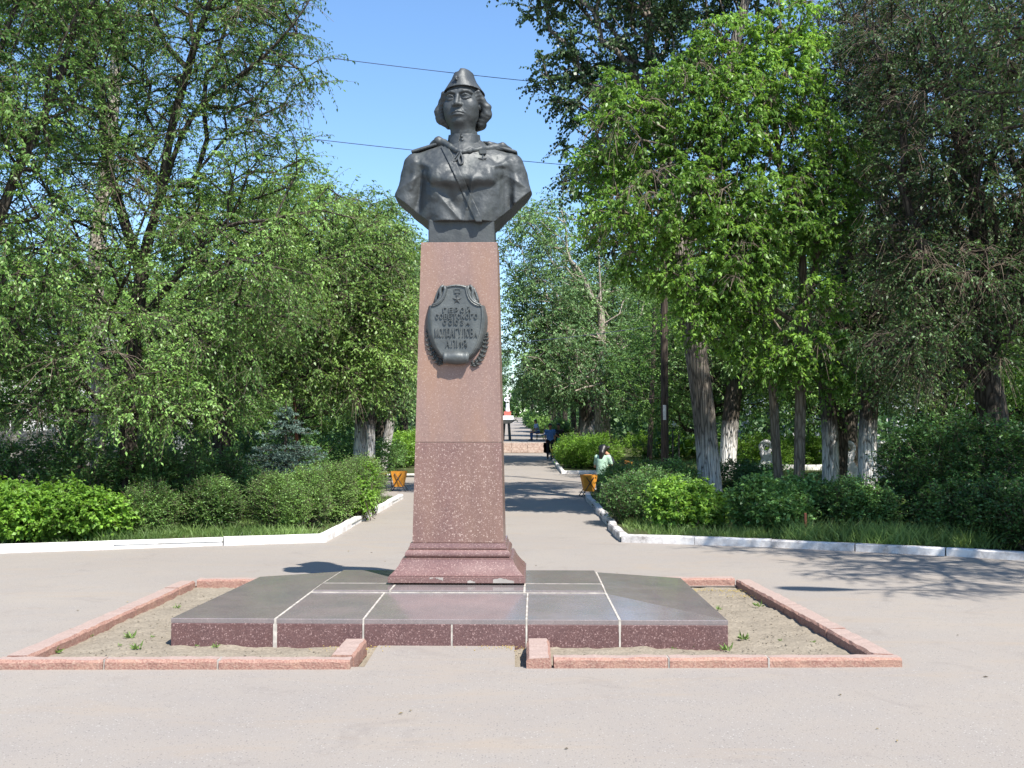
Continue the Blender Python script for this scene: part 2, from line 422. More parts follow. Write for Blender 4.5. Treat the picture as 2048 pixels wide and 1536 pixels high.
# verges (raised beds behind the white kerbs)
parts = []
Lnear = [p for p in KL if p[1] < 27] + [(-5.2, 27), (-70, 27), (-70, 2.5)]
parts.append(sheet('', Lnear, lambda y: 0.06, M_VERGE))
Rnear = [p for p in KR if p[1] < 27] + [(1.845, 27), (80, 27), (80, -6)]
parts.append(sheet('', Rnear, lambda y: 0.06, M_VERGE))
zs = lambda y: 0.06 + 0.016 * max(0, y - 27)
parts.append(sheet('', [(-70, 27), (-5.2, 27), (-5.2, 36.2), (-2.75, 36.2), (-2.75, 57), (-70, 57)], zs, M_VERGE))
parts.append(sheet('', [(80, 27), (1.845, 27), (1.85, 27.3), (4.1, 27.5), (4.1, 38.5), (1.80, 38.5), (1.95, 52), (2.05, 57), (80, 57)], zs, M_VERGE))
for sx, xi in ((-1, -2.75), (1, 2.15)):
    parts.append([[(xi, 57, 0.54), (sx * 75, 57, 0.54), (sx * 75, 62, 1.21), (xi, 62, 1.21)], [(0, 1, 2, 3)]])
    parts.append([[(xi + sx * 0.3, 62, 1.21), (sx * 75, 62, 1.21), (sx * 75, 240, zside(240)), (xi + sx * 0.9, 240, zside(240))], [(0, 1, 2, 3)]])
join('verge', parts, M_VERGE)

# bed soil
nx, ny = 150, 100
gx = np.linspace(b['x0'], b['x1'], nx); gy = np.linspace(b['y0'], b['y1'], ny)
XX, YY = np.meshgrid(gx, gy, indexing='ij')
ZZ = -0.012 + 0.02 * vnoise(XX, YY, 0 * XX, 2.2) + 0.018 * vnoise(XX, YY, 0 * XX + 3, 9) + 0.014 * vnoise(XX, YY, 0 * XX + 5, 24)
inner = (XX > -1.15) & (XX < 0.15) & (YY < 8.0); ZZ[inner] = -0.06
idx = np.arange(nx * ny).reshape(nx, ny)
Q = np.stack([idx[:-1, :-1], idx[1:, :-1], idx[1:, 1:], idx[:-1, 1:]], -1).reshape(-1, 4)
tag(mesh('bed_soil', np.stack([XX, YY, ZZ], -1).reshape(-1, 3), Q, M_SOIL, smooth=True), kind='structure')
# clods and crumbs of earth on it
def crumbs(n, area, zc, smin_, smax_, name, mat, seed):
    r = np.random.RandomState(seed); V = []; Fc = []
    base = np.array([(1, 0, 0), (-1, 0, 0), (0, 1, 0), (0, -1, 0), (0, 0, 1), (0, 0, -1)], float)
    tri = np.array([(0, 2, 4), (2, 1, 4), (1, 3, 4), (3, 0, 4), (2, 0, 5), (1, 2, 5), (3, 1, 5), (0, 3, 5)])
    s = r.uniform(smin_, smax_, n) ** 1.0; P = area(r, n)
    v = base[None] * (s[:, None, None] * r.uniform(0.6, 1.3, (n, 6, 1))); v[:, :, 2] *= 0.6
    th = r.uniform(0, 6.28, n); c, q = np.cos(th)[:, None], np.sin(th)[:, None]
    v = np.stack([v[..., 0] * c - v[..., 1] * q, v[..., 0] * q + v[..., 1] * c, v[..., 2]], -1)
    v[..., 0] += P[:, 0:1]; v[..., 1] += P[:, 1:2]; v[..., 2] += zc
    return tag(mesh(name, v.reshape(-1, 3), (np.arange(n)[:, None, None] * 6 + tri[None]).reshape(-1, 3), mat), kind='stuff')
def bed_area(r, n):
    P = np.stack([r.uniform(-3.3, 2.4, n * 3), r.uniform(7.5, 11.0, n * 3)], 1)
    ok = ((P[:, 0] < -2.7) | (P[:, 0] > 1.7) | (P[:, 1] < 7.95)) & ~((P[:, 0] > -1.15) & (P[:, 0] < 0.15))
    return P[ok][:n]
def _ba(r, n):
    P = bed_area(r, n * 3)
    return P[:n]
crumbs(800, lambda r, n: np.resize(_ba(r, n), (n, 2)), -0.005, 0.003, 0.010, 'earth_clods', M_SOIL, 3)
M_SEED = plain('yellow_seeds', (0.45, 0.33, 0.08), 0.8)
crumbs(420, lambda r, n: np.array([[2.25, 10.85], [1.9, 10.95], [-0.02, 8.0], [-1.2, 7.95], [2.3, 10.5]])[r.randint(0, 5, n)] + r.normal(0, 1, (n, 2)) * (0.12, 0.06), 0.006, 0.003, 0.007, 'fallen_seeds', M_SEED, 4)

# ------------------------------------------------------------------ granite kerb round the bed
def m_redgranite():
    a = NT('red_granite', 0.8, 0.3)
    n = a.noise(70, 4, 0.7); n2 = a.noise(5, 4, 0.6)
    c = a.ramp(n, [(0.25, (0.17, 0.08, 0.066)), (0.48, (0.29, 0.160, 0.125)), (0.62, (0.35, 0.225, 0.175)), (0.8, (0.44, 0.35, 0.29))])
    c = a.mix(a.ramp(n2, [(0.5, 0.0), (0.75, 0.5)]), c, (0.42, 0.27, 0.19))
    a.col(c); a.bump(a.math('ADD', n, a.noise(18, 4)), 0.7, 0.012); return a.m
def m_redtop():
    a = NT('red_granite_worn', 0.75, 0.35); n = a.noise(60, 3, 0.6)
    a.col(a.ramp(n, [(0.3, (0.28, 0.20, 0.17)), (0.7, (0.38, 0.29, 0.25))])); a.bump(n, 0.2, 0.005); return a.m
M_RED = m_redgranite(); M_REDT = m_redtop()
M_MORT = plain('mortar', (0.33, 0.30, 0.27), 0.9, 0.2)
kt = thing('bed_kerb', 'low red granite kerb stones framing the bare soil around the monument', 'kerb', (0, 0, 0))
def subbox(p, q, wdt, z0, z1, name, mats, parent, inset=0.008, jit=0.004, seg=0.07, side=1, rngs=None):
    "a kerb stone from p to q (its outer face line), width to one side, faces a little uneven"
    p = np.array(p, float); q = np.array(q, float); L = np.linalg.norm(q - p); u = (q - p) / L; nrm = np.array((-u[1], u[0])) * side
    n = max(2, int(L / seg)); r = rngs or rng
    t = np.linspace(inset, L - inset, n + 1)
    sec = np.array([(0, z0), (0, z1 - 0.018), (0.018, z1), (wdt - 0.018, z1), (wdt, z1 - 0.018), (wdt, z0)])
    V = []
    for i, tt in enumerate(t):
        for k, (a_, z) in enumerate(sec):
            j = r.uniform(-jit, jit, 3)
            P = p + u * (tt + (j[0] if 0 < i < n else 0)) + nrm * (a_ + j[1]); V.append((P[0], P[1], z + (j[2] if z > z0 else 0)))
    Fs = []; mi = []
    for i in range(n):
        for k in range(5):
            Fs.append((i * 6 + k, i * 6 + k + 1, (i + 1) * 6 + k + 1, (i + 1) * 6 + k)); mi.append(1 if k == 2 else 0)
    Fs += [tuple(range(6))[::-1], tuple(n * 6 + k for k in range(6))]; mi += [0, 0]
    if side > 0: Fs = [f[::-1] for f in Fs]
    o = mesh(name, V, Fs, mats, parent=parent, midx=mi); return o
def run(pts, cuts, wdt, side, z1=0.067, mats=None, parent=None, name='kerb_stone', z0=-0.05, **kw):
    "stones along one straight line, cuts = fractions"
    p, q = np.array(pts[0], float), np.array(pts[1], float)
    for a_, c_ in zip(cuts[:-1], cuts[1:]):
        subbox(p + (q - p) * a_, p + (q - p) * c_, wdt, z0, z1 + rng.uniform(-0.004, 0.004), name, mats, parent, side=side, **kw)
RM = [M_RED, M_REDT]
run([(-3.53, 7.25), (-1.10, 7.26)], [0, 0.305, 0.625, 1], 0.125, 1, mats=RM, parent=kt)
run([(-1.10, 7.395), (-1.09, 7.98)], [0, 1], 0.17, 1, mats=RM, parent=kt)
run([(0.10, 7.28), (0.11, 8.0)], [0, 1], 0.17, -1, mats=RM, parent=kt)
run([(0.28, 7.29), (2.70, 7.33)], [0, 0.33, 0.615, 1], 0.125, 1, mats=RM, parent=kt)
run([(-3.53, 7.385), (-3.50, 11.15)], [0, 0.27, 0.54, 0.86, 1], 0.17, -1, mats=RM, parent=kt)
run([(2.70, 7.465), (2.55, 11.28)], [0, 0.25, 0.55, 0.8, 1], 0.17, 1, mats=RM, parent=kt)
run([(-3.33, 11.15), (-1.6, 11.18)], [0, 0.45, 1], 0.17, 1, mats=RM, parent=kt, z1=0.080)
run([(-1.6, 11.18), (2.38, 11.26)], [0, 0.3, 0.6, 0.8, 1], 0.17, 1, mats=RM, parent=kt, z1=0.080)
# mortar filling of the joints
mb = MB()
for x, y in ((-2.79, 7.345), (-2.01, 7.345), (1.08, 7.385), (1.77, 7.395)): mb.box((x, y - 0.022, 0.005), (0.03 if x > -2.1 and x < -1.9 else 0.012, 0.112, 0.115))
mb.out('mortar', M_MORT, kt)

# ------------------------------------------------------------------ white kerbs
def kerbline(pts, label, step=1.05, wdt=0.13, side=1, ends=True, zf=None, h=0.115, name='white_kerb', mess=0.0, wm=None):
    wm = wm or M_WHITE
    t = thing(name, label, 'kerb', (0, 0, 0), 'whitewashed kerbs')
    zf = zf or (lambda y: zroad(y))
    for p, q in zip(pts[:-1], pts[1:]):
        p, q = np.array(p, float), np.array(q, float); L = np.linalg.norm(q - p); n = max(1, round(L / step)); u = (q - p) / L
        for i in range(n):
            a_, c_ = p + u * (L * i / n), p + u * (L * (i + 1) / n)
            off = rng.uniform(-0.012, 0.012, 2); za = zf((a_[1] + c_[1]) / 2)
            subbox(a_ + off, c_ + off + rng.uniform(-mess, mess, 2), wdt, za - 0.06, za + h + rng.uniform(-0.008, 0.008), 'kerb_stone', [wm, wm], t, inset=0.006, jit=0.003, seg=0.35, side=side)
    return t
kerbline([(-14, 11.8), (-10.4, 13.15), (-6.97, 14.3), (-2.78, 15.8)], 'long white painted kerb in front of the bright leafy bush and low hedge', 1.6, side=1)
kerbline([(-2.78, 15.8), (-2.73, 26.5)], 'white kerb running beside the alley to the orange bin behind the pedestal', 1.2, side=1)
kerbline([(1.62, 15.77), (3.70, 15.07), (5.74, 14.0), (6.55, 13.44), (8.2, 12.5), (14, 9.2)], 'curving grey-white kerb in front of the round bush and tall grass', 1.0, side=1, wm=M_WHITE2)
kerbline([(1.62, 15.95), (1.85, 27.3)], 'worn white kerb with loose blocks edging the sunny alley', 0.95, side=-1, mess=0.045, wm=M_WHITE2)
kerbline([(1.80, 38.5), (4.1, 38.5)], 'short white kerb crossing behind the seated women', 1.0, side=1)
kerbline([(1.80, 38.7), (1.93, 51.8)], 'far white kerb leading to the two walking men', 1.1, side=-1)
kerbline([(-5.2, 36.3), (-2.75, 36.3)], 'far white kerb glimpsed beyond the bin beside the pedestal', 1.0, side=1)
kerbline([W(1460, 940, 40)[:2], W(1700, 940, 40)[:2]], 'white kerb in the park behind the leaning tree trunks', 1.2, side=1, zf=zside, h=0.2)
kerbline([(2.3, 62.5), (2.8, 110)], 'white kerb beside the upper alley beyond the steps', 2.5, side=-1)

# steps of pale pink stone across the alley
M_PINK = NT('pink_stone', 0.8, 0.3); M_PINK.col(M_PINK.ramp(M_PINK.noise(9, 5), [(0.35, (0.30, 0.21, 0.17)), (0.6, (0.46, 0.37, 0.31))])); M_PINK = M_PINK.m
st = thing('stone_steps', 'broad pink stone steps climbing from the alley to its upper part', 'steps', (0, 0, 0))
for i in range(4):
    z0 = 0.56 + 0.1475 * i; y = 61.0 + 0.26 * i
    for j in range(5):
        box('step_block', (-2.35 + j * 0.93 + 0.02 * (i % 2), y + 0.6, z0 + 0.0737), (0.92, 1.2 if i == 3 else 0.9, 0.1465), M_PINK, st, bevel=0.012)

# ================================================================== MONUMENT
ROT = R(-1.3); MC = (-0.488, 10.05); DY = 0.87
def m_granite(name, base, dark, speck, sc_=42, amount=0.62, rough=0.22, stain=None, bump=0.0):
    a = NT(name, rough, 0.5)
    n1 = a.noise(2.2, 4, 0.6); n2 = a.noise(60, 3, 0.6)
    c = a.mix(a.ramp(n2, [(0.3, 0.0), (0.7, 1.0)]), dark, base)
    c = a.mix(a.ramp(n1, [(0.35, 0.0), (0.7, 0.35)]), c, tuple(x * 1.25 for x in base))
    if stain: c = a.mix(a.ramp(a.n('ShaderNodeTexNoise', Vector=a.scaled((2.2, 2.2, 0.7)), Scale=1.3, Detail=5).outputs['Fac'], [(0.42, 0.0), (0.68, 0.75)]), c, stain)
    wn = a.n('ShaderNodeTexNoise', Vector=a.co, Scale=sc_ * 1.3, Detail=2).outputs['Color']
    wco = a.n('ShaderNodeVectorMath', _operation='ADD', i0=a.co, i1=a.n('ShaderNodeVectorMath', _operation='SCALE', i0=wn, Scale=0.9 / sc_).outputs[0]).outputs[0]
    wsn = a.n('ShaderNodeTexNoise', Vector=a.scaled((7.0, 7.0, 0.35)), Scale=1.0, Detail=4, Roughness=0.6).outputs['Fac']
    c = a.mix(a.ramp(wsn, [(0.5, 0.0), (0.72, 0.30)]), c, tuple(x * 0.62 for x in base))
    for s_, th, k in ((sc_ * 1.5, amount, 0.75), (sc_ * 3.0, amount - 0.05, 0.55)):
        v = a.n('ShaderNodeTexVoronoi', Vector=wco, Scale=s_, Randomness=1.0); sep = a.n('ShaderNodeSeparateColor', Color=v.outputs['Color'])
        f = a.math('MULTIPLY', a.ramp(v.outputs['Distance'], [(0.22, 1.0), (0.42, 0.0)]), a.ramp(sep.outputs[0], [(th, 0.0), (th + 0.12, 1.0)]))
        c = a.mix(a.math('MULTIPLY', f, k * 0.85), c, speck)
    a.col(c); a.rough(a.ramp(a.noise(4, 4), [(0.3, rough * 0.8), (0.7, rough * 1.5)]))
    if bump: a.bump(n2, bump, 0.004)
    return a.m
M_SH_UP = m_granite('pink_granite', (0.225, 0.142, 0.116), (0.165, 0.102, 0.084), (0.38, 0.285, 0.235), 50, 0.60, 0.42, stain=(0.255, 0.145, 0.09))
M_SH_LO = m_granite('brown_granite', (0.185, 0.105, 0.088), (0.115, 0.062, 0.055), (0.52, 0.40, 0.34), 40, 0.58, 0.36, stain=(0.20, 0.12, 0.09))
M_BASE = m_granite('base_granite', (0.175, 0.098, 0.088), (0.110, 0.060, 0.056), (0.42, 0.30, 0.26), 55, 0.6, 0.26)
M_RISER = m_granite('riser_granite', (0.125, 0.066, 0.062), (0.070, 0.036, 0.036), (0.40, 0.27, 0.25), 46, 0.57, 0.35)
M_SLAB = m_granite('polished_granite', (0.205, 0.172, 0.168), (0.165, 0.138, 0.136), (0.30, 0.25, 0.23), 60, 0.6, 0.13, stain=(0.155, 0.145, 0.145))
M_GROUT = plain('pale_grout', (0.40, 0.365, 0.32), 0.9, 0.2, var=0.35, scale=14)

pf_loc = (-0.488, 8.06, 0.0)
pf = thing('monument_platform', 'low wide platform of polished brown granite slabs with pale joints', 'platform', pf_loc, rz=ROT)
xs = [-2.13, -1.32, -0.645, 0.598, 1.305, 2.13]
def ztop(x, y):
    e = max(0.0, min(1.0, (2.13 - abs(x)) / 0.81)); t = y / 2.6
    outer = 0.20 - 0.032 * t
    inner = (0.198 + 0.034 * min(1, y / 1.1)) if y <= 1.13 else 0.232 + 0.008 * (y - 1.13) - 0.02 * max(0, (y - 1.6))
    return outer + (inner - outer) * e
def slab(poly, th=0.035, g=0.007, name='granite_slab', mat=None, lift=0.0):
    c = np.mean(poly, axis=0); P = []
    n = len(poly)
    pts = []
    for i in range(n):   # inset each corner towards both neighbours' insides
        p0, p1, p2 = np.array(poly[i - 1], float), np.array(poly[i], float), np.array(poly[(i + 1) % n], float)
        u, v = (p0 - p1) / np.linalg.norm(p0 - p1), (p2 - p1) / np.linalg.norm(p2 - p1)
        pts.append(p1 + (u + v) * g / max(0.3, np.linalg.norm(np.cross(u, v))))
    bm = bmesh.new()
    top = [bm.verts.new((p[0], p[1], ztop(p[0], p[1]) + lift)) for p in pts]
    bot = [bm.verts.new((p[0], p[1], ztop(p[0], p[1]) + lift - th)) for p in pts]
    bm.faces.new(top); bm.faces.new(bot[::-1])
    for i in range(n): bm.faces.new((bot[i], bot[(i + 1) % n], top[(i + 1) % n], top[i]))
    bmesh.ops.recalc_face_normals(bm, faces=bm.faces)
    es = [e for e in bm.edges if all(v in top for v in e.verts)]
    bmesh.ops.bevel(bm, geom=es, offset=0.004, segments=1, affect='EDGES')
    return bm_out(bm, name, mat or M_SLAB, pf)
# front row, three slabs; the two large side slabs; raised inner tier; rear
slab([(xs[1], 0), (xs[2], 0), (xs[2], 1.12), (xs[1] + 0.03, 1.12)])
slab([(xs[2], 0), (xs[3], 0), (xs[3], 1.12), (xs[2], 1.12)])
slab([(xs[3], 0), (xs[4], 0), (xs[4] - 0.03, 1.12), (xs[3], 1.12)])
slab([(xs[0], 0), (xs[1], 0), (xs[1] + 0.03, 1.12), (xs[1] + 0.03, 2.60), (xs[0], 2.60)])
slab([(xs[4], 0), (xs[5], 0), (xs[5], 2.60), (xs[4] - 0.03, 2.60), (xs[4] - 0.03, 1.12)])
for a_, c_ in ((-1.28, -0.60), (-0.60, 0.57), (0.57, 1.265)):
    slab([(a_, 1.14), (c_, 1.14), (c_, 1.55 if abs(a_ + c_) > 0.1 else 1.62), (a_, 1.55 if abs(a_ + c_) > 0.1 else 1.62)], lift=0.018, th=0.05)
slab([(-1.28, 1.56), (-0.35, 1.56), (-0.35, 2.60), (-1.28, 2.60)], lift=0.016, th=0.05)
slab([(0.35, 1.56), (1.265, 1.56), (1.265, 2.60), (0.35, 2.60)], lift=0.018, th=0.05)
slab([(-0.34, 1.63), (0.34, 1.63), (0.34, 2.60), (-0.34, 2.60)], lift=0.012, th=0.05)
# risers
def riser(x0, x1, y0, y1, name='riser_slab', top=0.162):
    cx, cy = (x0 + x1) / 2, (y0 + y1) / 2; L = math.hypot(x1 - x0, y1 - y0) - 0.012
    box(name, (cx, cy, top / 2 - 0.02), (L if abs(x1 - x0) > abs(y1 - y0) else 0.04, 0.04 if abs(x1 - x0) > abs(y1 - y0) else L, top + 0.04), M_RISER, pf, bevel=0.004)
fx = [xs[0], xs[1], xs[2], 0.03, xs[3], xs[4], xs[5]]
for i in range(6): riser(fx[i] + (0.003 if i == 0 else 0), fx[i + 1] - (0.003 if i == 5 else 0), 0.024, 0.024)
for x in (-2.106, 2.106):
    for y0, y1 in ((0.05, 0.98), (0.98, 1.9), (1.9, 2.55)): riser(x, x, y0, y1, top=0.118)
for i in range(5): riser(xs[i] + 0.003, xs[i + 1] - 0.003, 2.576, 2.576, top=0.118)
# bedding under the slabs and the mortar lines between them
mb = MB()
for x0, x1, y0, y1 in ((-2.08, 2.08, 0.05, 2.55),):
    c = [(x0, y0), (x1, y0), (x1, y1), (x0, y1)]
    mb.add([(x, y, -0.04) for x, y in c] + [(x, y, 0.095) for x, y in c], [(3, 2, 1, 0), (4, 5, 6, 7), (0, 1, 5, 4), (1, 2, 6, 5), (2, 3, 7, 6), (3, 0, 4, 7)])
mb.out('bedding', M_GROUT, pf)
def strip(p, q, wd_, l0=0.0015, l1=0.0015, n=10):
    p, q = np.array(p, float), np.array(q, float); u = (q - p) / np.linalg.norm(q - p); nn = np.array((-u[1], u[0])) * wd_ / 2; V = []; Fs = []
    for i in range(n + 1):
        c = p + (q - p) * i / n; z = ztop(c[0], c[1]) + l0 + (l1 - l0) * i / n
        w_ = 1 + rng.uniform(-0.15, 0.15)
        for sg, dz in ((-1, -0.09), (-1, 0), (1, 0), (1, -0.09)): V.append((c[0] + nn[0] * sg * w_, c[1] + nn[1] * sg * w_, z + dz))
    for i in range(n):
        for k in range(3): Fs.append((i * 4 + k, i * 4 + k + 1, i * 4 + k + 5, i * 4 + k + 4))
    Fs += [(0, 1, 2, 3), (n * 4 + 3, n * 4 + 2, n * 4 + 1, n * 4)]
    mb = MB(); mb.add(V, Fs); mb.out('mortar_line', M_GROUT, pf)
for x, xe in ((xs[1], xs[1] + 0.03), (xs[4], xs[4] - 0.03)): strip((x, 0.004), (xe, 1.12), 0.016); strip((xe, 1.12), (xe, 2.58), 0.014)
for x in (xs[2], xs[3]): strip((x, 0.004), (x, 1.12), 0.013)
strip((xs[1] + 0.03, 1.13), (xs[4] - 0.03, 1.13), 0.022, 0.004, 0.004, 24)
for x in (-0.60, 0.57): strip((x, 1.14), (x, 1.56), 0.016, 0.019, 0.019)
strip((-1.27, 1.557), (-0.60, 1.557), 0.016, 0.018, 0.018); strip((0.57, 1.557), (1.26, 1.557), 0.016, 0.018, 0.018)
mb = MB()
for x in (xs[1], xs[2], 0.03, xs[3], xs[4]): mb = MB(); mb.box((x, 0.019 if x != 0.03 else 0.024, 0.07), (0.013 if x != xs[1] else 0.03, 0.036, 0.18)); mb.out('joint_filling', M_GROUT, pf)

# ------------------------------------------------------------------ pedestal
PZ = 0.268
pd_loc = (MC[0], MC[1], PZ)
pd = thing('granite_pedestal', 'tall tapering pink and brown granite pedestal with moulded base', 'pedestal', pd_loc, rz=ROT)
def square_loft(prof, name, mat, parent, chip=None, seg=1):
    bm = bmesh.new(); rings = []
    for hw, z in prof:
        rings.append([bm.verts.new((sx * hw, sy * hw * DY, z)) for sx, sy in ((-1, -1), (1, -1), (1, 1), (-1, 1))])
    for a_, c_ in zip(rings[:-1], rings[1:]):
        for i in range(4): bm.faces.new((a_[i], a_[(i + 1) % 4], c_[(i + 1) % 4], c_[i]))
    bm.faces.new(rings[0][::-1]); bm.faces.new(rings[-1])
    bmesh.ops.recalc_face_normals(bm, faces=bm.faces)
    return bm_out(bm, name, mat, parent)
square_loft([(0.612, 0.0), (0.618, 0.004), (0.618, 0.052), (0.612, 0.056)], 'plinth_course', M_BASE, pd)
ogee = [(0.606, 0.057), (0.607, 0.066)]
for t in np.linspace(0, 1, 9): ogee.append((0.600 - 0.092 * (t * 0.55 + 0.45 * math.sin(t * math.pi / 2)), 0.07 + 0.128 * (t ** 1.1)))
ogee += [(0.506, 0.200)]
square_loft(ogee, 'lower_moulding', M_BASE, pd)
tor = [(0.500, 0.201), (0.500, 0.212), (0.488, 0.213)]
for t in np.linspace(-1, 1, 9): tor.append((0.455 + 0.035 * math.sqrt(max(0, 1 - t * t)) - 0.010 * (t + 1), 0.252 + 0.038 * t))
tor += [(0.452, 0.293), (0.452, 0.303), (0.444, 0.304), (0.436, 0.342)]
square_loft(tor, 'upper_moulding', M_BASE, pd)
z0, z1, z2 = 0.343, 1.262, 3.132
hw = lambda z: 0.418 - (z - z0) / (z2 - z0) * 0.0625
square_loft([(hw(z0) - 0.004, z0), (hw(z0), z0 + 0.004), (hw(z1 - 0.004), z1 - 0.004), (hw(z1) - 0.004, z1)], 'lower_shaft', M_SH_LO, pd)
square_loft([(hw(z1) - 0.004, z1 + 0.003), (hw(z1), z1 + 0.007), (hw(z2) , z2 - 0.004), (hw(z2) - 0.004, z2)], 'upper_shaft', M_SH_UP, pd)
square_loft([(hw(z1) - 0.01, z1 - 0.002), (hw(z1) - 0.01, z1 + 0.005)], 'bedding_joint', M_MORT, pd)
# chipped corner of the plinth
bm = bmesh.new()
for (x0, x1, zt) in ((0.33, 0.52, 0.05), (0.10, 0.17, 0.03), (-0.24, -0.12, 0.052)):
    bm = bmesh.new()
    n = 10; up = [bm.verts.new((x0 + (x1 - x0) * i / n, -0.6195 * DY, max(0.012, zt - abs(i / n - 0.35) * zt * 0.9) + 0.003 * math.sin(i * 2.3))) for i in range(n + 1)]
    dn = [bm.verts.new((x0 + (x1 - x0) * i / n, -0.6195 * DY, 0.052 if zt > 0.045 and x0 < 0 else 0.004)) for i in range(n + 1)]
    for i in range(n): bm.faces.new((dn[i], dn[i + 1], up[i + 1], up[i]))
    bm_out(bm, 'mortar_repair', M_MORT, pd)
# ------------------------------------------------------------------ plaque on the pedestal
def m_bronze(name, base, rough, metal, patina, spots=0.5):
    a = NT(name, rough, 0.5, metal)
    n1 = a.noise(7, 6, 0.65); n2 = a.noise(45, 4, 0.6); n3 = a.n('ShaderNodeTexNoise', Vector=a.scaled((9, 9, 2.0)), Scale=1.2, Detail=5).outputs['Fac']
    c = a.mix(a.ramp(n1, [(0.35, 0.0), (0.7, 1.0)]), tuple(x * 0.78 for x in base), tuple(x * 1.2 for x in base))
    c = a.mix(a.math('MULTIPLY', a.ramp(n3, [(0.5, 0.0), (0.72, 1.0)]), spots), c, patina)
    a.col(c); a.rough(a.ramp(n1, [(0.3, rough - 0.06), (0.7, rough + 0.12)]))
    a.bump(a.math('ADD', a.math('MULTIPLY', n2, 0.5), n1), 0.6, 0.008); return a.m
M_BRONZE = m_bronze('dark_bronze', (0.054, 0.060, 0.062), 0.50, 0.22, (0.085, 0.095, 0.088))
M_PLAQ = m_bronze('plaque_bronze', (0.088, 0.096, 0.094), 0.45, 0.3, (0.12, 0.13, 0.12), 0.4)
ZC = W(921, 651.6, 9.76)[2] - PZ
def PP(cx, cy, dep):
    z = ZC + (780 - cy) * 0.000617
    return ((cx - 690) * 0.000607 - 0.018, -hw(z) * DY - dep, z)
half = [(690, 178), (640, 181), (590, 190), (540, 208), (530, 260), (516, 320), (492, 380), (452, 430), (402, 464), (352, 484), (296, 490), (288, 560), (285, 640), (290, 740), (300, 830), (320, 930), (350, 1030), (392, 1130), (442, 1210), (495, 1270), (570, 1305), (690, 1315)]
backh = [(690, 172), (630, 172), (570, 176), (500, 184), (440, 215), (400, 290), (368, 370), (352, 430), (345, 462), (310, 484), (258, 490), (240, 560), (218, 650), (214, 740), (220, 830), (240, 930), (280, 1040), (330, 1140), (400, 1230), (470, 1290), (560, 1320), (690, 1330)]
def sym(h): return h + [(2 * 690 - x, y) for x, y in h[-2:0:-1]]
face_o, back_o = np.array(sym(half), float), np.array(sym(backh), float)
def shrink(o, d):
    c = np.roll(o, -1, 0) - np.roll(o, 1, 0); n = np.stack([-c[:, 1], c[:, 0]], 1); n /= np.linalg.norm(n, axis=1, keepdims=True)
    s = np.sign(((np.array([690, 760]) - o) * n).sum(1).mean()); return o + n * d * s
def ring(o, dep): return [PP(x, y, dep) for x, y in o]
mid = back_o * 0.45 + face_o * 0.55
inner = shrink(face_o, 15); inner2 = shrink(face_o, 21)
rings = [ring(back_o, -0.004), ring(back_o, 0.012), ring(mid, 0.062), ring(face_o, 0.082), ring(inner, 0.086), ring(inner2, 0.073)]
n = len(face_o); V = [p for r_ in rings for p in r_]; Fs = []
for s in range(len(rings) - 1):
    for i in range(n): Fs.append((s * n + i, s * n + (i + 1) % n, (s + 1) * n + (i + 1) % n, (s + 1) * n + i))
tri = tessellate_polygon([[Vector((x, y, 0)) for x, y in inner2]])
Fs += [tuple((len(rings) - 1) * n + i for i in t) for t in tri]
mb = MB(); mb.add(V, Fs); pq = mb.out('plaque_shield', M_PLAQ, pd)
tag(pq, 'dark shield-shaped memorial plaque with raised lettering')
for sg in (-1, 1):      # scrolls at the shoulders
    mb = MB()
    m_ = lambda pts: [(690 + (x - 690) * (1 if sg < 0 else -1), y) for x, y in pts]
    for pts, r0, dep in (([(505, 195), (520, 250), (500, 330), (468, 395), (425, 440), (365, 470), (320, 488)], 0.013, 0.075),
                         ([(495, 190), (455, 215), (440, 270), (452, 330), (440, 390), (405, 430), (370, 446)], 0.016, 0.060),
                         ([(470, 195), (425, 240), (395, 310), (372, 380), (362, 440)], 0.015, 0.022)):
        mb.tube([PP(x, y, dep) for x, y in m_(pts)], r0, 10)
    mb.out('scroll', M_PLAQ, pq, smooth=True)
mb = MB()               # rolled foot of the shield
prof = [(495, 60), (500, 84), (520, 92), (540, 84), (560, 88), (600, 94), (640, 98), (690, 106), (740, 100), (790, 94), (820, 90), (845, 96), (870, 92), (882, 60)]
k = 18; pts = []
for x, r_ in prof:
    c = PP(x, 1275, 0.055)
    for i in range(k):
        a_ = 2 * math.pi * i / k; pts.append((c[0], c[1] + r_ * 0.0006 * math.cos(a_), c[2] + r_ * 0.0006 * math.sin(a_)))
Fs = [(s * k + i, s * k + (i + 1) % k, (s + 1) * k + (i + 1) % k, (s + 1) * k + i) for s in range(len(prof) - 1) for i in range(k)]
Fs += [tuple(range(k))[::-1], tuple((len(prof) - 1) * k + i for i in range(k))]
mb.add(pts, Fs)
for x in (500, 878):    # end spirals
    sp = [PP(x, 1275, 0.055) + np.array((0, 0.0, 0))] ; sp = []
    for i in range(22):
        a_ = i * 0.55; r_ = 0.05 * (1 - i / 26); c = PP(x, 1275, 0.055); sp.append((c[0], c[1] + r_ * math.cos(a_), c[2] + r_ * math.sin(a_)))
    mb.tube(sp, 0.006, 6)
mb.out('rolled_foot', M_PLAQ, pq, smooth=True)
rr = np.random.RandomState(5)
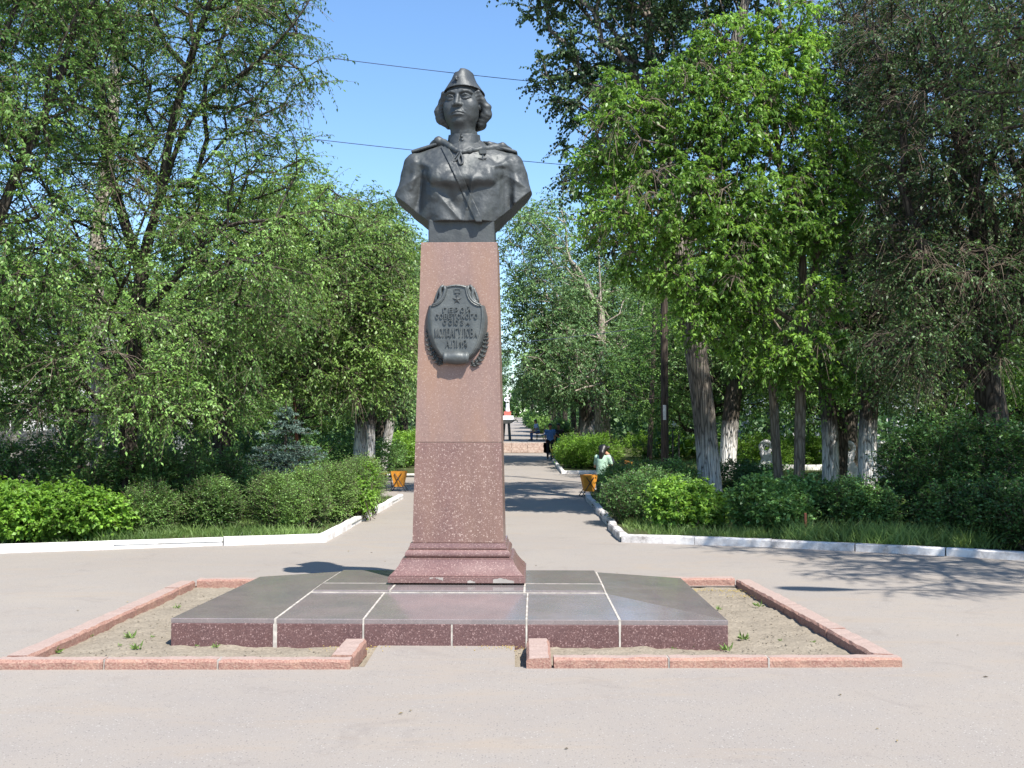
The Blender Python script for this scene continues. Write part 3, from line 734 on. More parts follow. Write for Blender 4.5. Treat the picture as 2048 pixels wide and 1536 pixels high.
for sg in (-1, 1):
    mb = MB(); path = np.array([(485, 1368), (420, 1330), (360, 1270), (310, 1190), (280, 1100), (262, 1010), (255, 930), (258, 885)], float)
    if sg > 0: path[:, 0] = 2 * 695 - path[:, 0]; path[:, 1] += np.linspace(20, 55, 8)
    mb.tube([PP(x, y, 0.012) for x, y in path], 0.007, 6)
    for t in np.linspace(0.02, 1.0, 10):
        i = min(6, int(t * 7)); f_ = t * 7 - i; p = path[i] * (1 - f_) + path[i + 1] * f_; d = path[i + 1] - path[i]; d /= np.linalg.norm(d)
        nn = np.array([-d[1], d[0]])
        for q, ln in ((1, 92), (-1, 84), (0, 70)):
            dr = d * 0.85 + nn * q * 0.55; dr /= np.linalg.norm(dr); s_ = np.array([-dr[1], dr[0]]); L = ln * (1.05 - 0.25 * t)
            a0 = p + nn * q * 8; tip = a0 + dr * L; m1 = a0 + dr * L * 0.45
            mb.add([PP(*a0, 0.015), PP(*(m1 + s_ * 22), 0.014), PP(*tip, 0.016), PP(*(m1 - s_ * 22), 0.014), PP(*m1, 0.034), PP(*m1, 0.004)],
                   [(0, 1, 4), (1, 2, 4), (2, 3, 4), (3, 0, 4), (1, 0, 5), (2, 1, 5), (3, 2, 5), (0, 3, 5)])
    mb.out('laurel_branch', M_PLAQ, pq)
def star_pts(r, n=5, k=0.42, rot=0.0):
    return [((r if i % 2 == 0 else r * k) * math.sin(math.pi * i / n + rot), (r if i % 2 == 0 else r * k) * math.cos(math.pi * i / n + rot)) for i in range(2 * n)]
def star(mb, Pf, r, base, peak, k=0.42):
    s = star_pts(r, k=k); V = [Pf(x, z, base) for x, z in s] + [Pf(x, z, -0.002) for x, z in s] + [Pf(0, 0, peak)]
    Fs = [(i, (i + 1) % 10, 20) for i in range(10)] + [(10 + i, 10 + (i + 1) % 10, (i + 1) % 10, i) for i in range(10)]
    mb.add(V, Fs)
mb = MB(); c0 = np.array(PP(702, 402, 0.074)); star(mb, lambda x, z, d: c0 + np.array((x, -d, z)), 0.043, 0.004, 0.017)
for x, y, sx, sz in ((706, 245, 0.058, 0.006), (706, 298, 0.058, 0.008), (664, 272, 0.006, 0.036), (750, 272, 0.006, 0.036), (706, 330, 0.02, 0.02)):
    mb.box(PP(x, y, 0.078), (sx, 0.012, sz))
mb.box(PP(706, 272, 0.074), (0.052, 0.006, 0.034))
mb.out('star_medal_relief', M_PLAQ, pq)
def text_mesh(txt, name, width, height, place, parent, mat, depth=0.008, spacing=1.0, bold=0.012):
    cu = bpy.data.curves.new(name, 'FONT'); cu.body = txt; cu.size = 1; cu.extrude = 0.5; cu.offset = bold; cu.space_character = spacing; cu.resolution_u = 3
    to = bpy.data.objects.new(name, cu); COL.objects.link(to); bpy.context.view_layer.update()
    me = bpy.data.meshes.new_from_object(to.evaluated_get(bpy.context.evaluated_depsgraph_get()))
    bpy.data.objects.remove(to); bpy.data.curves.remove(cu)
    V = np.zeros(len(me.vertices) * 3); me.vertices.foreach_get('co', V); V = V.reshape(-1, 3)
    lo, hi = V.min(0), V.max(0); V[:, 0] = (V[:, 0] - (lo[0] + hi[0]) / 2) / (hi[0] - lo[0]) * width
    V[:, 1] = (V[:, 1] - (lo[1] + hi[1]) / 2) / (hi[1] - lo[1]) * height; V[:, 2] = V[:, 2] * depth
    nv = np.stack([V[:, 0], -V[:, 2], V[:, 1]], 1) + np.array(place)
    me.vertices.foreach_set('co', nv.ravel()); me.materials.clear(); me.materials.append(mat); me.name = name; me.update()
    o = bpy.data.objects.new(name, me); COL.objects.link(o); o.parent = parent; return o
for txt, x0, x1, y0, y1, fr in (('ГЕРОЙ', 470, 918, 520, 598, 0.66), ('СОВЕТСКОГО', 365, 1025, 614, 694, 0.80), ('СОЮЗА', 472, 912, 708, 784, 0.66),
                                ('МОЛДАГУЛОВА', 368, 1018, 826, 966, 0.84), ('АЛИЯ', 520, 862, 1004, 1120, 0.80)):
    st_ = (x1 - x0) / len(txt)
    for i, ch in enumerate(txt):
        up_ = 14 if ch == 'Й' else 0; dn_ = 8 if ch == 'Д' else 0; ht = (y1 - y0)
        if txt == 'СОЮЗА' and ch == 'А': y0_ = y0 + 34
        elif txt[:3] == 'МОЛ' and i == len(txt) - 1: y0_ = y0 + 62
        else: y0_ = y0
        wl_ = st_ * fr * (1.18 if ch in 'ЮМ' else 0.9 if ch in 'ГЗС' else 1.0)
        text_mesh(ch, 'letter', wl_ * 0.000607, (y1 - y0_ + up_ + dn_) * 0.000617, PP(x0 + st_ * (i + 0.5), (y0_ - up_ + y1 + dn_) / 2, 0.078), pq, M_PLAQ, 0.016, 1.0, 0.015)

# ------------------------------------------------------------------ bronze bust
BX, BZ = MC[0] + 0.022, PZ + z2
bust = thing('bronze_bust', 'dark bronze bust of a woman soldier in side cap and cloak on the pedestal', 'bust', (BX, MC[1], BZ), rz=ROT)
def place_sdf(name, VQ, mat, parent, head=False, flip_y=True):
    V, Q = VQ; V = V.copy()
    if head:
        a_ = HY; x = V[:, 0] * math.cos(a_) - V[:, 1] * math.sin(a_); y = V[:, 0] * math.sin(a_) + V[:, 1] * math.cos(a_)
        V[:, 0] = x + HC[0]; V[:, 1] = y + HC[1]; V[:, 2] += HC[2]
    if flip_y: V[:, 1] *= -1
    p = V[Q]; vol = np.einsum('ij,ij->i', p[:, 0], np.cross(p[:, 1], p[:, 2])).sum()
    if vol < 0: Q = Q[:, ::-1]
    return mesh(name, V, Q.astype(np.int32), mat, parent=parent, smooth=True)
HY, HC = R(14), (-0.010, -0.015, 1.435)

def zcut(X): 
    a = np.abs(X)
    l = 0.228 + np.maximum(0, a - 0.318) * 0.79; r_ = 0.225 + np.maximum(0, a - 0.300) * 0.90
    return np.where(X < 0, l, r_)
def body(X, Y, Z):
    d = ell(X, Y, Z, (0, -0.02, 0.66), (0.435, 0.235, 0.36))
    d = smin(d, ell(X, Y, Z, (0, -0.01, 0.36), (0.445, 0.205, 0.44)), 0.08)
    d = smin(d, cap(X, Y, Z, (-0.39, -0.03, 0.805), (0.39, -0.03, 0.80), 0.132), 0.10)
    for s in (-1, 1):
        d = smin(d, cap(X, Y, Z, (s * 0.33, -0.05, 0.86), (s * 0.06, -0.05, 1.0), 0.09, 0.10), 0.08)
        d = smin(d, ell(X, Y, Z, (s * 0.19, 0.115, 0.705), (0.165, 0.135, 0.115)), 0.05)
        d = smin(d, cap(X, Y, Z, (s * 0.22, 0.10, 0.52), (s * 0.15, 0.10, 0.22), 0.085, 0.105), 0.06)
    d = smin(d, chain(X, Y, Z, [(-0.33, 0.12, 0.69), (-0.25, 0.205, 0.645), (-0.13, 0.225, 0.625), (0.0, 0.205, 0.60), (0.12, 0.225, 0.622), (0.245, 0.205, 0.645), (0.33, 0.11, 0.69)], [0.045, 0.055, 0.055, 0.055, 0.055, 0.055, 0.045], 0.03), 0.035)
    d = smin(d, cap(X, Y, Z, (0, 0.05, 0.90), (0, 0.17, 0.66), 0.10, 0.085), 0.10)
    d = smax(d, -np.minimum(ell(X, Y, Z, (-0.20, 0.30, 0.475), (0.20, 0.075, 0.10)), ell(X, Y, Z, (0.20, 0.30, 0.475), (0.20, 0.075, 0.10))), 0.05)
    arms = np.minimum(cap(X, Y, Z, (-0.448, -0.03, 0.80), (-0.568, -0.01, 0.40), 0.133, 0.120), cap(X, Y, Z, (0.448, -0.03, 0.79), (0.572, -0.01, 0.42), 0.133, 0.120))
    fill = np.minimum(cap(X, Y, Z, (-0.36, -0.07, 0.70), (-0.33, -0.06, 0.25), 0.12, 0.13), cap(X, Y, Z, (0.38, -0.04, 0.70), (0.34, -0.05, 0.25), 0.13, 0.14))
    fill = np.minimum(fill, np.minimum(cap(X, Y, Z, (-0.46, -0.05, 0.6), (-0.44, -0.06, 0.3), 0.105), cap(X, Y, Z, (0.46, -0.05, 0.6), (0.44, -0.06, 0.3), 0.105)))
    d = smin(d, fill, 0.03)
    d = smin(d, arms, 0.022)
    d = smin(d, cap(X, Y, Z, (0.0, -0.05, 0.95), (0.0, -0.03, 1.2), 0.135, 0.128), 0.05)
    for a, b, r0, r1 in (((-0.385, 0.10, 0.80), (-0.30, 0.20, 0.735), 0.018, 0.008), ((0.40, 0.10, 0.79), (0.31, 0.20, 0.745), 0.018, 0.008),
                         ((-0.455, 0.085, 0.80), (-0.50, 0.10, 0.56), 0.022, 0.010), ((0.44, 0.085, 0.82), (0.54, 0.09, 0.60), 0.024, 0.010), ((0.50, 0.10, 0.60), (0.50, 0.105, 0.42), 0.016, 0.010)):
        d = smin(d, cap(X, Y, Z, a, b, r0, r1), 0.04)
    for a, b, r0 in (((-0.395, 0.20, 0.74), (-0.400, 0.155, 0.30), 0.045), ((0.425, 0.18, 0.74), (0.435, 0.135, 0.40), 0.024)):
        d = smax(d, -cap(X, Y, Z, a, b, r0), 0.03)
    # creases of the cloth: ridged, running from the bust towards the waist and down the sleeves
    lowm = np.clip((0.645 - Z) / 0.06, 0, 1)
    wl = np.clip(0.5 - X / 0.16, 0, 1)
    un = X * 0.67 + Z * 0.60; ur = X * 0.98 - Z * 0.22
    def ridged(q, w_): 
        n_ = vnoise(q, w_, 0 * q + 0.5, 1.0); return 0.5 - np.abs(n_) * 2.2
    fl = ridged(un * 11 + 0 * Y, (Z - X * 0.8) * 2.2 + 0 * Y) * wl + ridged(ur * 11 + 5 + 0 * Y, Z * 2.0 + 0 * Y) * (1 - wl)
    side = np.clip((0.40 - np.abs(X)) / 0.05, 0, 1)
    d = d - lowm * side * 0.040 * fl
    sl = ridged((np.abs(X) * 0.6 + Z * 1.0) * 7 + 3 + 0 * Y, np.abs(X) * 3 + Y * 4) * np.clip((np.abs(X) - 0.42) / 0.05, 0, 1)
    d = d - 0.015 * sl
    d = d + 0.010 * vnoise(X, Y, Z, 7) + 0.007 * vnoise(X, Y, Z, 20) + 0.003 * vnoise(X, Y, Z, 50)
    zc = zcut(X) - 0.05 * np.clip(-Y / 0.15, 0, 1)
    return np.maximum(d, (zc - Z) * 0.8)
h = 0.0072; lo, hi = (-0.71, -0.34, 0.13), (0.71, 0.40, 1.14)
_cache = {}
def fb(X, Y, Z):
    if 'b' not in _cache: _cache['b'] = body(X, Y, Z).astype(np.float32)
    return _cache['b']
place_sdf('torso', nets(fb, lo, hi, h), M_BRONZE, bust)
def fstrap(X, Y, Z):
    dl = np.abs((X + 0.180) * 0.909 + (Z - 0.962) * 0.417) - 0.033
    e = np.maximum(np.maximum(fb(X, Y, Z) - 0.013, dl), 0.02 - Y)
    return np.maximum(np.maximum(e, -fb(X, Y, Z) - 0.02), Z - 0.965)
_cache.clear()
place_sdf('shoulder_strap', nets(fstrap, (-0.27, 0.0, 0.19), (0.19, 0.40, 1.0), 0.005), M_BRONZE, bust); _cache.clear()
def fy(x, z, lift=0.0):
    Y = np.linspace(0.42, -0.2, 160).reshape(1, -1, 1); v = body(np.array([[[x]]]), Y, np.array([[[z]]])).ravel()
    i = np.argmax(v < 0); return float(Y.ravel()[i] if v.min() < 0 else -0.05) + lift
def cw(cx, cy, lift=0.0, y=None):
    x, z = (cx - 678) * 0.001195, (1485 - cy) * 0.001218 + 0.03
    if y is not None: return (x, y, z)
    yy = fy(x, z)
    z -= (yy - 0.13) * 0.18 * 0; return (x, yy + lift, z)
cl = [cw(430, 668, y=-0.06), cw(470, 655, y=0.0), cw(520, 672, 0.006), cw(575, 725, 0.010), cw(625, 765, 0.012), cw(655, 785, 0.012)]
cr = [cw(1048, 712, y=-0.04), cw(990, 698, y=0.02), cw(905, 715, 0.0), cw(820, 742, 0.008), cw(740, 768, 0.010), cw(668, 785, 0.012)]
def fcloak(X, Y, Z):
    d = chain(X, Y, Z, cl, [0.042, 0.046, 0.036, 0.028, 0.021, 0.014], 0.02)
    low = [tuple(np.array(p) + np.array((0.004, -0.004, -0.034)) * (1 - i / 6)) for i, p in enumerate(cl)]
    d = smin(d, chain(X, Y, Z, low, [0.030, 0.030, 0.026, 0.02, 0.015, 0.012], 0.02), 0.006)
    d = smin(d, chain(X, Y, Z, cr, [0.022, 0.034, 0.030, 0.024, 0.018, 0.014], 0.02), 0.01)
    low = [tuple(np.array(p) + np.array((0.0, 0.004, -0.030)) * (1 - i / 6)) for i, p in enumerate(cr)]
    d = smin(d, chain(X, Y, Z, low, [0.016, 0.022, 0.022, 0.017, 0.014, 0.011], 0.02), 0.005)
    d = smin(d, chain(X, Y, Z, [cw(485, 640, y=-0.10), cw(505, 648, y=-0.03), cw(545, 690, 0.0)], [0.022, 0.02, 0.012], 0.02), 0.012)
    d = smin(d, chain(X, Y, Z, [cw(840, 660, y=-0.02), cw(880, 680, y=0.03), cw(985, 690, y=-0.02)], [0.014, 0.020, 0.018], 0.02), 0.012)
    d = smin(d, ell(X, Y, Z, np.array(cw(655, 780, 0.02)), (0.028, 0.022, 0.022)), 0.01)
    return d + 0.010 * vnoise(X, Y * 1.0, Z * 1.0, 17) + 0.004 * vnoise(X, Y, Z, 40)
def cr_(p, n=4):
    p = [np.array(q) for q in p]; p = [p[0]] + p + [p[-1]]; o = []
    for i in range(1, len(p) - 2):
        for t in np.linspace(0, 1, n, endpoint=False):
            o.append(0.5 * (2 * p[i] + (p[i + 1] - p[i - 1]) * t + (2 * p[i - 1] - 5 * p[i] + 4 * p[i + 1] - p[i + 2]) * t * t + (3 * p[i] - p[i - 1] - 3 * p[i + 1] + p[i + 2]) * t ** 3))
    return o + [p[-1]]
def floops(X, Y, Z):
    d = chain(X, Y, Z, cr_([cw(655, 785, 0.028), cw(625, 825, 0.02), cw(600, 858, 0.014), cw(622, 862, 0.016), cw(655, 815, 0.024)]), 0.0095)
    return np.minimum(d, chain(X, Y, Z, cr_([cw(668, 790, 0.028), cw(650, 840, 0.018), cw(660, 888, 0.012), cw(684, 880, 0.013), cw(680, 835, 0.02), cw(662, 795, 0.028)]), 0.0095))
place_sdf('cloak', nets(fcloak, (-0.38, -0.15, 0.80), (0.50, 0.36, 1.10), 0.006), M_BRONZE, bust)
place_sdf('tie_cord', nets(floops, (-0.13, 0.1, 0.70), (0.07, 0.40, 0.92), 0.004), M_BRONZE, bust)
def fcollar(X, Y, Z):
    r_ = np.sqrt((X - 0.0) ** 2 + (Y + 0.035) ** 2); Zt = Z + 0.18 * Y
    d = np.maximum(np.abs(r_ - 0.150 + (Zt - 1.03) * 0.10) - 0.011, np.abs(Zt - 1.045) - 0.062)
    d = np.maximum(d, -np.maximum(np.abs(X + 0.028 - (Z - 1.04) * 0.2) - 0.005, -Y))
    return d + 0.004 * vnoise(X, Y, Z, 30)
place_sdf('collar', nets(fcollar, (-0.2, -0.24, 0.9), (0.2, 0.16, 1.2), 0.005), M_BRONZE, bust)
mb = MB()
for cx_, cy_ in ((668, 635), (672, 662)):
    x, z = (cx_ - 678) * 0.001195, (1485 - cy_) * 0.001218 + 0.02
    mb.lathe([(0.0001, 0.010), (0.008, 0.009), (0.013, 0.004), (0.013, -0.006)], (0, 0, 0), 12)
    v = mb.V[-1]; mb.V[-1] = np.stack([v[:, 0] + x, -(v[:, 2] + 0.122), v[:, 1] + z], 1)
mb.out('button', M_BRONZE, bust, smooth=True)
mb = MB(); mb.tube([(-0.038, -(fy(-0.038, z) + 0.001), z) for z in np.linspace(0.985, 0.90, 7)], 0.004, 6); mb.out('placket_seam', M_BRONZE, bust)
for s, c, an in ((-1, (-0.385, 0.02, 0.972), -17), (1, (0.395, 0.02, 0.960), 16)):
    M_ = Matrix.Rotation(R(an), 4, 'Y') @ Matrix.Rotation(R(4), 4, 'X')
    bm = bmesh.new(); bm_box(bm, c, (0.255, 0.15, 0.026), 0.009, M=M_); bm_box(bm, (c[0], c[1], c[2] + 0.006), (0.225, 0.115, 0.026), 0.006, M=M_)
    bm_out(bm, 'shoulder_board', M_BRONZE, bust)
mb = MB(); mc = np.array(cw(838, 842)); mc = np.array((mc[0], -mc[1], mc[2]))
star(mb, lambda x, z, d: mc + np.array((x, -d + 0.16 * z * 0, z)), 0.043, 0.010, 0.022)
yb = -fy(0.191, 0.895)
mb.box((mc[0], yb - 0.006, 0.900), (0.066, 0.05, 0.032)); mb.box((mc[0], yb - 0.012, 0.868), (0.018, 0.03, 0.03)); mb.box((mc[0], yb - 0.012, 0.880), (0.06, 0.05, 0.007))
mb.out('star_medal', M_BRONZE, bust)
# block under the bust
bm = bmesh.new(); bm_box(bm, (-0.012, 0.05, 0.125), (0.625, 0.40, 0.25), 0.010); 
for v in bm.verts:
    if v.co.z < 0.1: v.co.x *= 1.012
bmesh.ops.subdivide_edges(bm, edges=bm.edges[:], cuts=3, use_grid_fill=True)
for v in bm.verts: v.co += Vector((rr.uniform(-1, 1), rr.uniform(-1, 1), rr.uniform(-1, 1))) * 0.0012
bm_out(bm, 'bust_block', M_BRONZE, bust)

# head, in its own frame: x to the viewer's right, y forward, z up from the eye line
def head(X, Y, Z):
    sx = np.abs(X)
    d = ell(X, Y, Z, (0, -0.03, 0.055), (0.172, 0.205, 0.195))
    d = smin(d, ell(X, Y, Z, (0, 0.045, -0.085), (0.156, 0.136, 0.178)), 0.05)
    d = smin(d, ell(sx, Y, Z, (0.082, 0.045, -0.140), (0.078, 0.108, 0.108)), 0.05)
    d = smin(d, ell(sx, Y, Z, (0.100, 0.094, -0.072), (0.060, 0.064, 0.062)), 0.05)
    d = smin(d, ell(X, Y, Z, (0, 0.132, -0.226), (0.056, 0.046, 0.040)), 0.045)
    d = smin(d, cap(sx, Y, Z, (0.020, 0.168, 0.045), (0.105, 0.135, 0.048), 0.024, 0.020), 0.03)
    d = smin(d, cap(X, Y, Z, (0, 0.03, -0.17), (0, -0.035, -0.46), 0.118, 0.126), 0.05)
    # eye sockets, balls, lids
    d = smax(d, -ell(sx, Y, Z, (0.076, 0.208, -0.002), (0.048, 0.034, 0.027)), 0.026)
    d = smax(d, -ell(sx, Y, Z, (0.030, 0.205, 0.004), (0.018, 0.030, 0.030)), 0.030)
    d = smin(d, ell(sx, Y, Z, (0.077, 0.140, -0.002), (0.043, 0.036, 0.030)), 0.004)
    d = smax(d, -cap(sx, Y, Z, (0.077, 0.184, 0.0), (0.077, 0.20, 0.0), 0.0115), 0.004)
    lid = chain(sx, Y, Z, [(0.036, 0.166, -0.008), (0.055, 0.178, 0.011), (0.080, 0.178, 0.017), (0.105, 0.163, 0.010), (0.124, 0.143, -0.004)], [0.006, 0.0085, 0.0095, 0.0085, 0.006])
    d = smin(d, lid, 0.006)
    lid = chain(sx, Y, Z, [(0.037, 0.166, -0.012), (0.060, 0.173, -0.022), (0.085, 0.171, -0.023), (0.106, 0.160, -0.016), (0.122, 0.144, -0.006)], [0.005, 0.007, 0.0075, 0.007, 0.005])
    d = smin(d, lid, 0.007)
    brow = chain(sx, Y, Z, [(0.026, 0.184, 0.036), (0.060, 0.184, 0.050), (0.098, 0.164, 0.052), (0.134, 0.126, 0.036)], [0.008, 0.012, 0.011, 0.007])
    d = smin(d, brow, 0.014)
    # nose
    d = smin(d, chain(X, Y, Z, [(0, 0.170, 0.040), (0, 0.182, -0.005), (0, 0.200, -0.050), (0, 0.213, -0.078)], [0.017, 0.017, 0.020, 0.025], 0.01), 0.020)
    d = smin(d, ell(sx, Y, Z, (0.034, 0.190, -0.084), (0.020, 0.024, 0.019)), 0.012)
    d = smax(d, -ell(sx, Y, Z, (0.018, 0.207, -0.106), (0.009, 0.014, 0.010)), 0.006)
    # mouth
    d = smin(d, ell(X, Y, Z, (0, 0.150, -0.150), (0.076, 0.044, 0.052)), 0.030)
    d = smax(d, -cap(X, Y, Z, (0, 0.212, -0.122), (0, 0.214, -0.140), 0.008), 0.012)
    up = chain(sx, Y, Z, [(0.0, 0.194, -0.151), (0.012, 0.196, -0.147), (0.035, 0.187, -0.153), (0.064, 0.168, -0.168)], [0.008, 0.010, 0.008, 0.004])
    d = smin(d, up, 0.010)
    d = smin(d, chain(sx, Y, Z, [(0.0, 0.190, -0.176), (0.030, 0.184, -0.175), (0.056, 0.168, -0.171)], [0.0145, 0.012, 0.005]), 0.010)
    d = smax(d, -chain(sx, Y, Z, [(0.0, 0.207, -0.163), (0.030, 0.198, -0.163), (0.064, 0.174, -0.169)], [0.005, 0.005, 0.005]), 0.006)
    d = smax(d, -cap(sx, Y, Z, (0.0, 0.212, -0.207), (0.03, 0.200, -0.203), 0.012), 0.020)
    # nasolabial hollow
    d = smax(d, -cap(sx, Y, Z, (0.056, 0.200, -0.110), (0.078, 0.176, -0.148), 0.004), 0.014)
    # ear
    e = ell(sx, Y, Z, (0.172, -0.010, -0.040), (0.017, 0.032, 0.058)); e = smax(e, -ell(sx, Y, Z, (0.190, -0.006, -0.030), (0.012, 0.017, 0.032)), 0.008)
    d = smin(d, e, 0.008)
    return d + 0.003 * vnoise(X, Y, Z, 28)
place_sdf('head', nets(head, (-0.23, -0.26, -0.47), (0.23, 0.27, 0.27), 0.0048), M_BRONZE, bust, head=True)
def hair(X, Y, Z):
    sx = np.abs(X)
    d = ell(X, Y, Z, (0, -0.045, 0.025), (0.194, 0.205, 0.165))
    d = smin(d, ell(X, Y, Z, (0, -0.125, -0.10), (0.165, 0.12, 0.15)), 0.06)
    d = smax(d, -(cap(X, Y, Z, (0, 0.17, 0.03), (0, 0.22, -0.25), 0.160, 0.17)), 0.02)
    d = smax(d, Y - 0.085 - 0.25 * Z, 0.015)
    # waves swept back over the ears, flaring out below them
    l = chain(X, Y, Z, [(-0.178, 0.060, 0.075), (-0.205, 0.010, 0.0), (-0.238, -0.020, -0.070), (-0.228, -0.035, -0.135), (-0.160, -0.05, -0.205)], [0.024, 0.040, 0.054, 0.056, 0.040], 0.03)
    r_ = chain(X, Y, Z, [(0.172, 0.060, 0.070), (0.195, 0.000, -0.010), (0.222, -0.035, -0.070), (0.222, -0.05, -0.13), (0.165, -0.06, -0.215)], [0.020, 0.034, 0.044, 0.052, 0.040], 0.03)
    d = smin(d, np.minimum(l, r_), 0.03)
    d = smin(d, chain(X, Y, Z, [(-0.15, -0.11, -0.19), (0.0, -0.17, -0.23), (0.16, -0.11, -0.21)], [0.045, 0.055, 0.045], 0.03), 0.03)
    for c, r0 in (((0.252, -0.03, -0.062), 0.026), ((0.243, -0.04, -0.115), 0.022), ((0.228, -0.05, -0.165), 0.022), ((-0.268, -0.015, -0.080), 0.026), ((-0.245, -0.03, -0.145), 0.024)):
        d = smin(d, ell(X, Y, Z, c, (r0, r0 * 1.4, r0)), 0.014)
    th = np.arctan2(Y + 0.3, sx) ; g = np.sin((Z * 1.0 + Y * 0.8 + vnoise(X, Y, Z, 6) * 0.16) * 120)
    return d + 0.0011 * g + 0.007 * vnoise(X, Y, Z, 11) + 0.003 * vnoise(X, Y, Z, 34)
place_sdf('hair', nets(hair, (-0.31, -0.30, -0.33), (0.31, 0.14, 0.26), 0.0052), M_BRONZE, bust, head=True)
def capf(X, Y, Z, grow=0.0):
    X = X - 0.006; Z = Z + 0.022
    zz = np.clip(Z, 0.02, 0.36)
    wx = np.interp(zz, [0.02, 0.065, 0.11, 0.16, 0.22, 0.285, 0.315, 0.36], [0.208, 0.206, 0.190, 0.156, 0.114, 0.086, 0.080, 0.07])
    wy = np.interp(zz, [0.02, 0.065, 0.11, 0.16, 0.22, 0.285, 0.315, 0.36], [0.235, 0.232, 0.225, 0.212, 0.192, 0.165, 0.14, 0.08])
    cy0 = -0.025
    q = (np.abs(X / (wx + grow)) ** 2.1 + np.abs((Y - cy0) / (wy + grow)) ** 2.3) ** (1 / 2.2)
    d = (q - 1) * np.minimum(wx, 0.16)
    d = smax(d, Z - (0.322 - 0.026 * np.clip((-0.005 - X) / 0.03, 0, 1) - 2.0 * (X - 0.02) ** 2), 0.012)
    # pinch along the crown and the dent at its front
    d = smax(d, -chain(X, Y, Z, [(-0.030, 0.20, 0.285), (-0.026, 0.10, 0.312), (-0.024, -0.2, 0.325)], [0.020, 0.020, 0.020]), 0.014)
    d = smax(d, -cap(X, Y, Z, (-0.020, 0.245, 0.24), (-0.03, 0.215, 0.31), 0.018), 0.03)
    return d
def brim(X, Y): return 0.094 + 0.006 * np.clip((Y + 0.02) / 0.2, -1, 1) - 0.35 * X * X + 0.03 * X
def fcap(X, Y, Z): 
    return np.maximum(capf(X, Y, Z), (brim(X, Y) + 0.012 - Z)) + 0.003 * vnoise(X, Y, Z, 24)
def fflap(X, Y, Z):      # turned-up band round the cap
    top = 0.185 + 0.05 * np.abs(Y + 0.02) * 2 - 0.4 * X * X
    d = np.maximum(np.maximum(capf(X, Y, Z, 0.0035 * np.clip((top - Z) / 0.10, 0.0, 1)), -(capf(X, Y, Z) + 0.010)), np.maximum(brim(X, Y) - Z, Z - top))
    return d + 0.002 * vnoise(X, Y, Z, 24)
place_sdf('side_cap', nets(fcap, (-0.23, -0.29, 0.0), (0.23, 0.24, 0.37), 0.0055), M_BRONZE, bust, head=True)
place_sdf('cap_band', nets(fflap, (-0.23, -0.30, 0.0), (0.23, 0.25, 0.30), 0.0045), M_BRONZE, bust, head=True)
mb = MB()
def hp(x, y, z): 
    a_ = HY; X, Y = x * math.cos(a_) - y * math.sin(a_), x * math.sin(a_) + y * math.cos(a_)
    return np.array((X + HC[0], -(Y + HC[1]), z + HC[2]))
star(mb, lambda x, z, d: hp(x - 0.008, 0.182 + d + 0.012 - z * 0.35, 0.172 + z), 0.030, 0.008, 0.018)
mb.out('cap_star', M_BRONZE, bust)
# ================================================================== VEGETATION
L_ELM = leafmat('elm_leaves', (0.045, 0.11, 0.03), (0.225, 0.385, 0.1), 0.38, 0.40)
L_ELM2 = leafmat('elm_leaves_yellowish', (0.06, 0.13, 0.034), (0.24, 0.385, 0.1), 0.38, 0.42)
L_MAPLE = leafmat('maple_leaves', (0.072, 0.165, 0.028), (0.262, 0.450, 0.085), 0.45, 0.40)
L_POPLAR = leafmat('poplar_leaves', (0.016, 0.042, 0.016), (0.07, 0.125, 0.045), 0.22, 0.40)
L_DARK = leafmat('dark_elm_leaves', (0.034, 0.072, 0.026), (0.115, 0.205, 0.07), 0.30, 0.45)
L_FAR = leafmat('far_leaves', (0.05, 0.125, 0.05), (0.2, 0.33, 0.12), 0.35, 0.50)
L_BRIGHT = leafmat('vine_leaves', (0.08, 0.18, 0.024), (0.235, 0.42, 0.065), 0.42, 0.45)
L_HEDGE = leafmat('hedge_leaves', (0.06, 0.135, 0.034), (0.235, 0.405, 0.11), 0.35, 0.45)
L_LILAC = leafmat('lilac_leaves', (0.045, 0.115, 0.034), (0.19, 0.35, 0.105), 0.32, 0.35)
L_GRASS = leafmat('grass_blades', (0.075, 0.135, 0.035), (0.23, 0.34, 0.1), 0.40, 0.5)
L_SPRUCE = leafmat('blue_spruce_needles', (0.028, 0.062, 0.045), (0.15, 0.225, 0.19), 0.12, 0.5, (1.0, 1.1, 0.9))
B_ELM = barkmat('elm_bark', (0.022, 0.018, 0.015), (0.085, 0.072, 0.058), 9)
B_POP = barkmat('poplar_bark', (0.050, 0.043, 0.037), (0.235, 0.205, 0.172), 13, 0.085, white=(0.55, 0.53, 0.50), white_h=1.5, strength=1.0)
B_WHITE = barkmat('whitewashed_bark', (0.035, 0.029, 0.024), (0.120, 0.100, 0.080), 11, 0.13, white=(0.72, 0.69, 0.66), white_h=1.9)
B_PALE = barkmat('pale_bark', (0.15, 0.125, 0.10), (0.40, 0.35, 0.29), 7, 0.35)
B_YOUNG = barkmat('young_bark', (0.085, 0.068, 0.052), (0.19, 0.16, 0.125), 10, 0.2)
B_DEAD = plain('dead_twigs', (0.17, 0.135, 0.105), 0.9, 0.1)
B_TWIG = plain('twigs', (0.115, 0.092, 0.07), 0.9, 0.1)

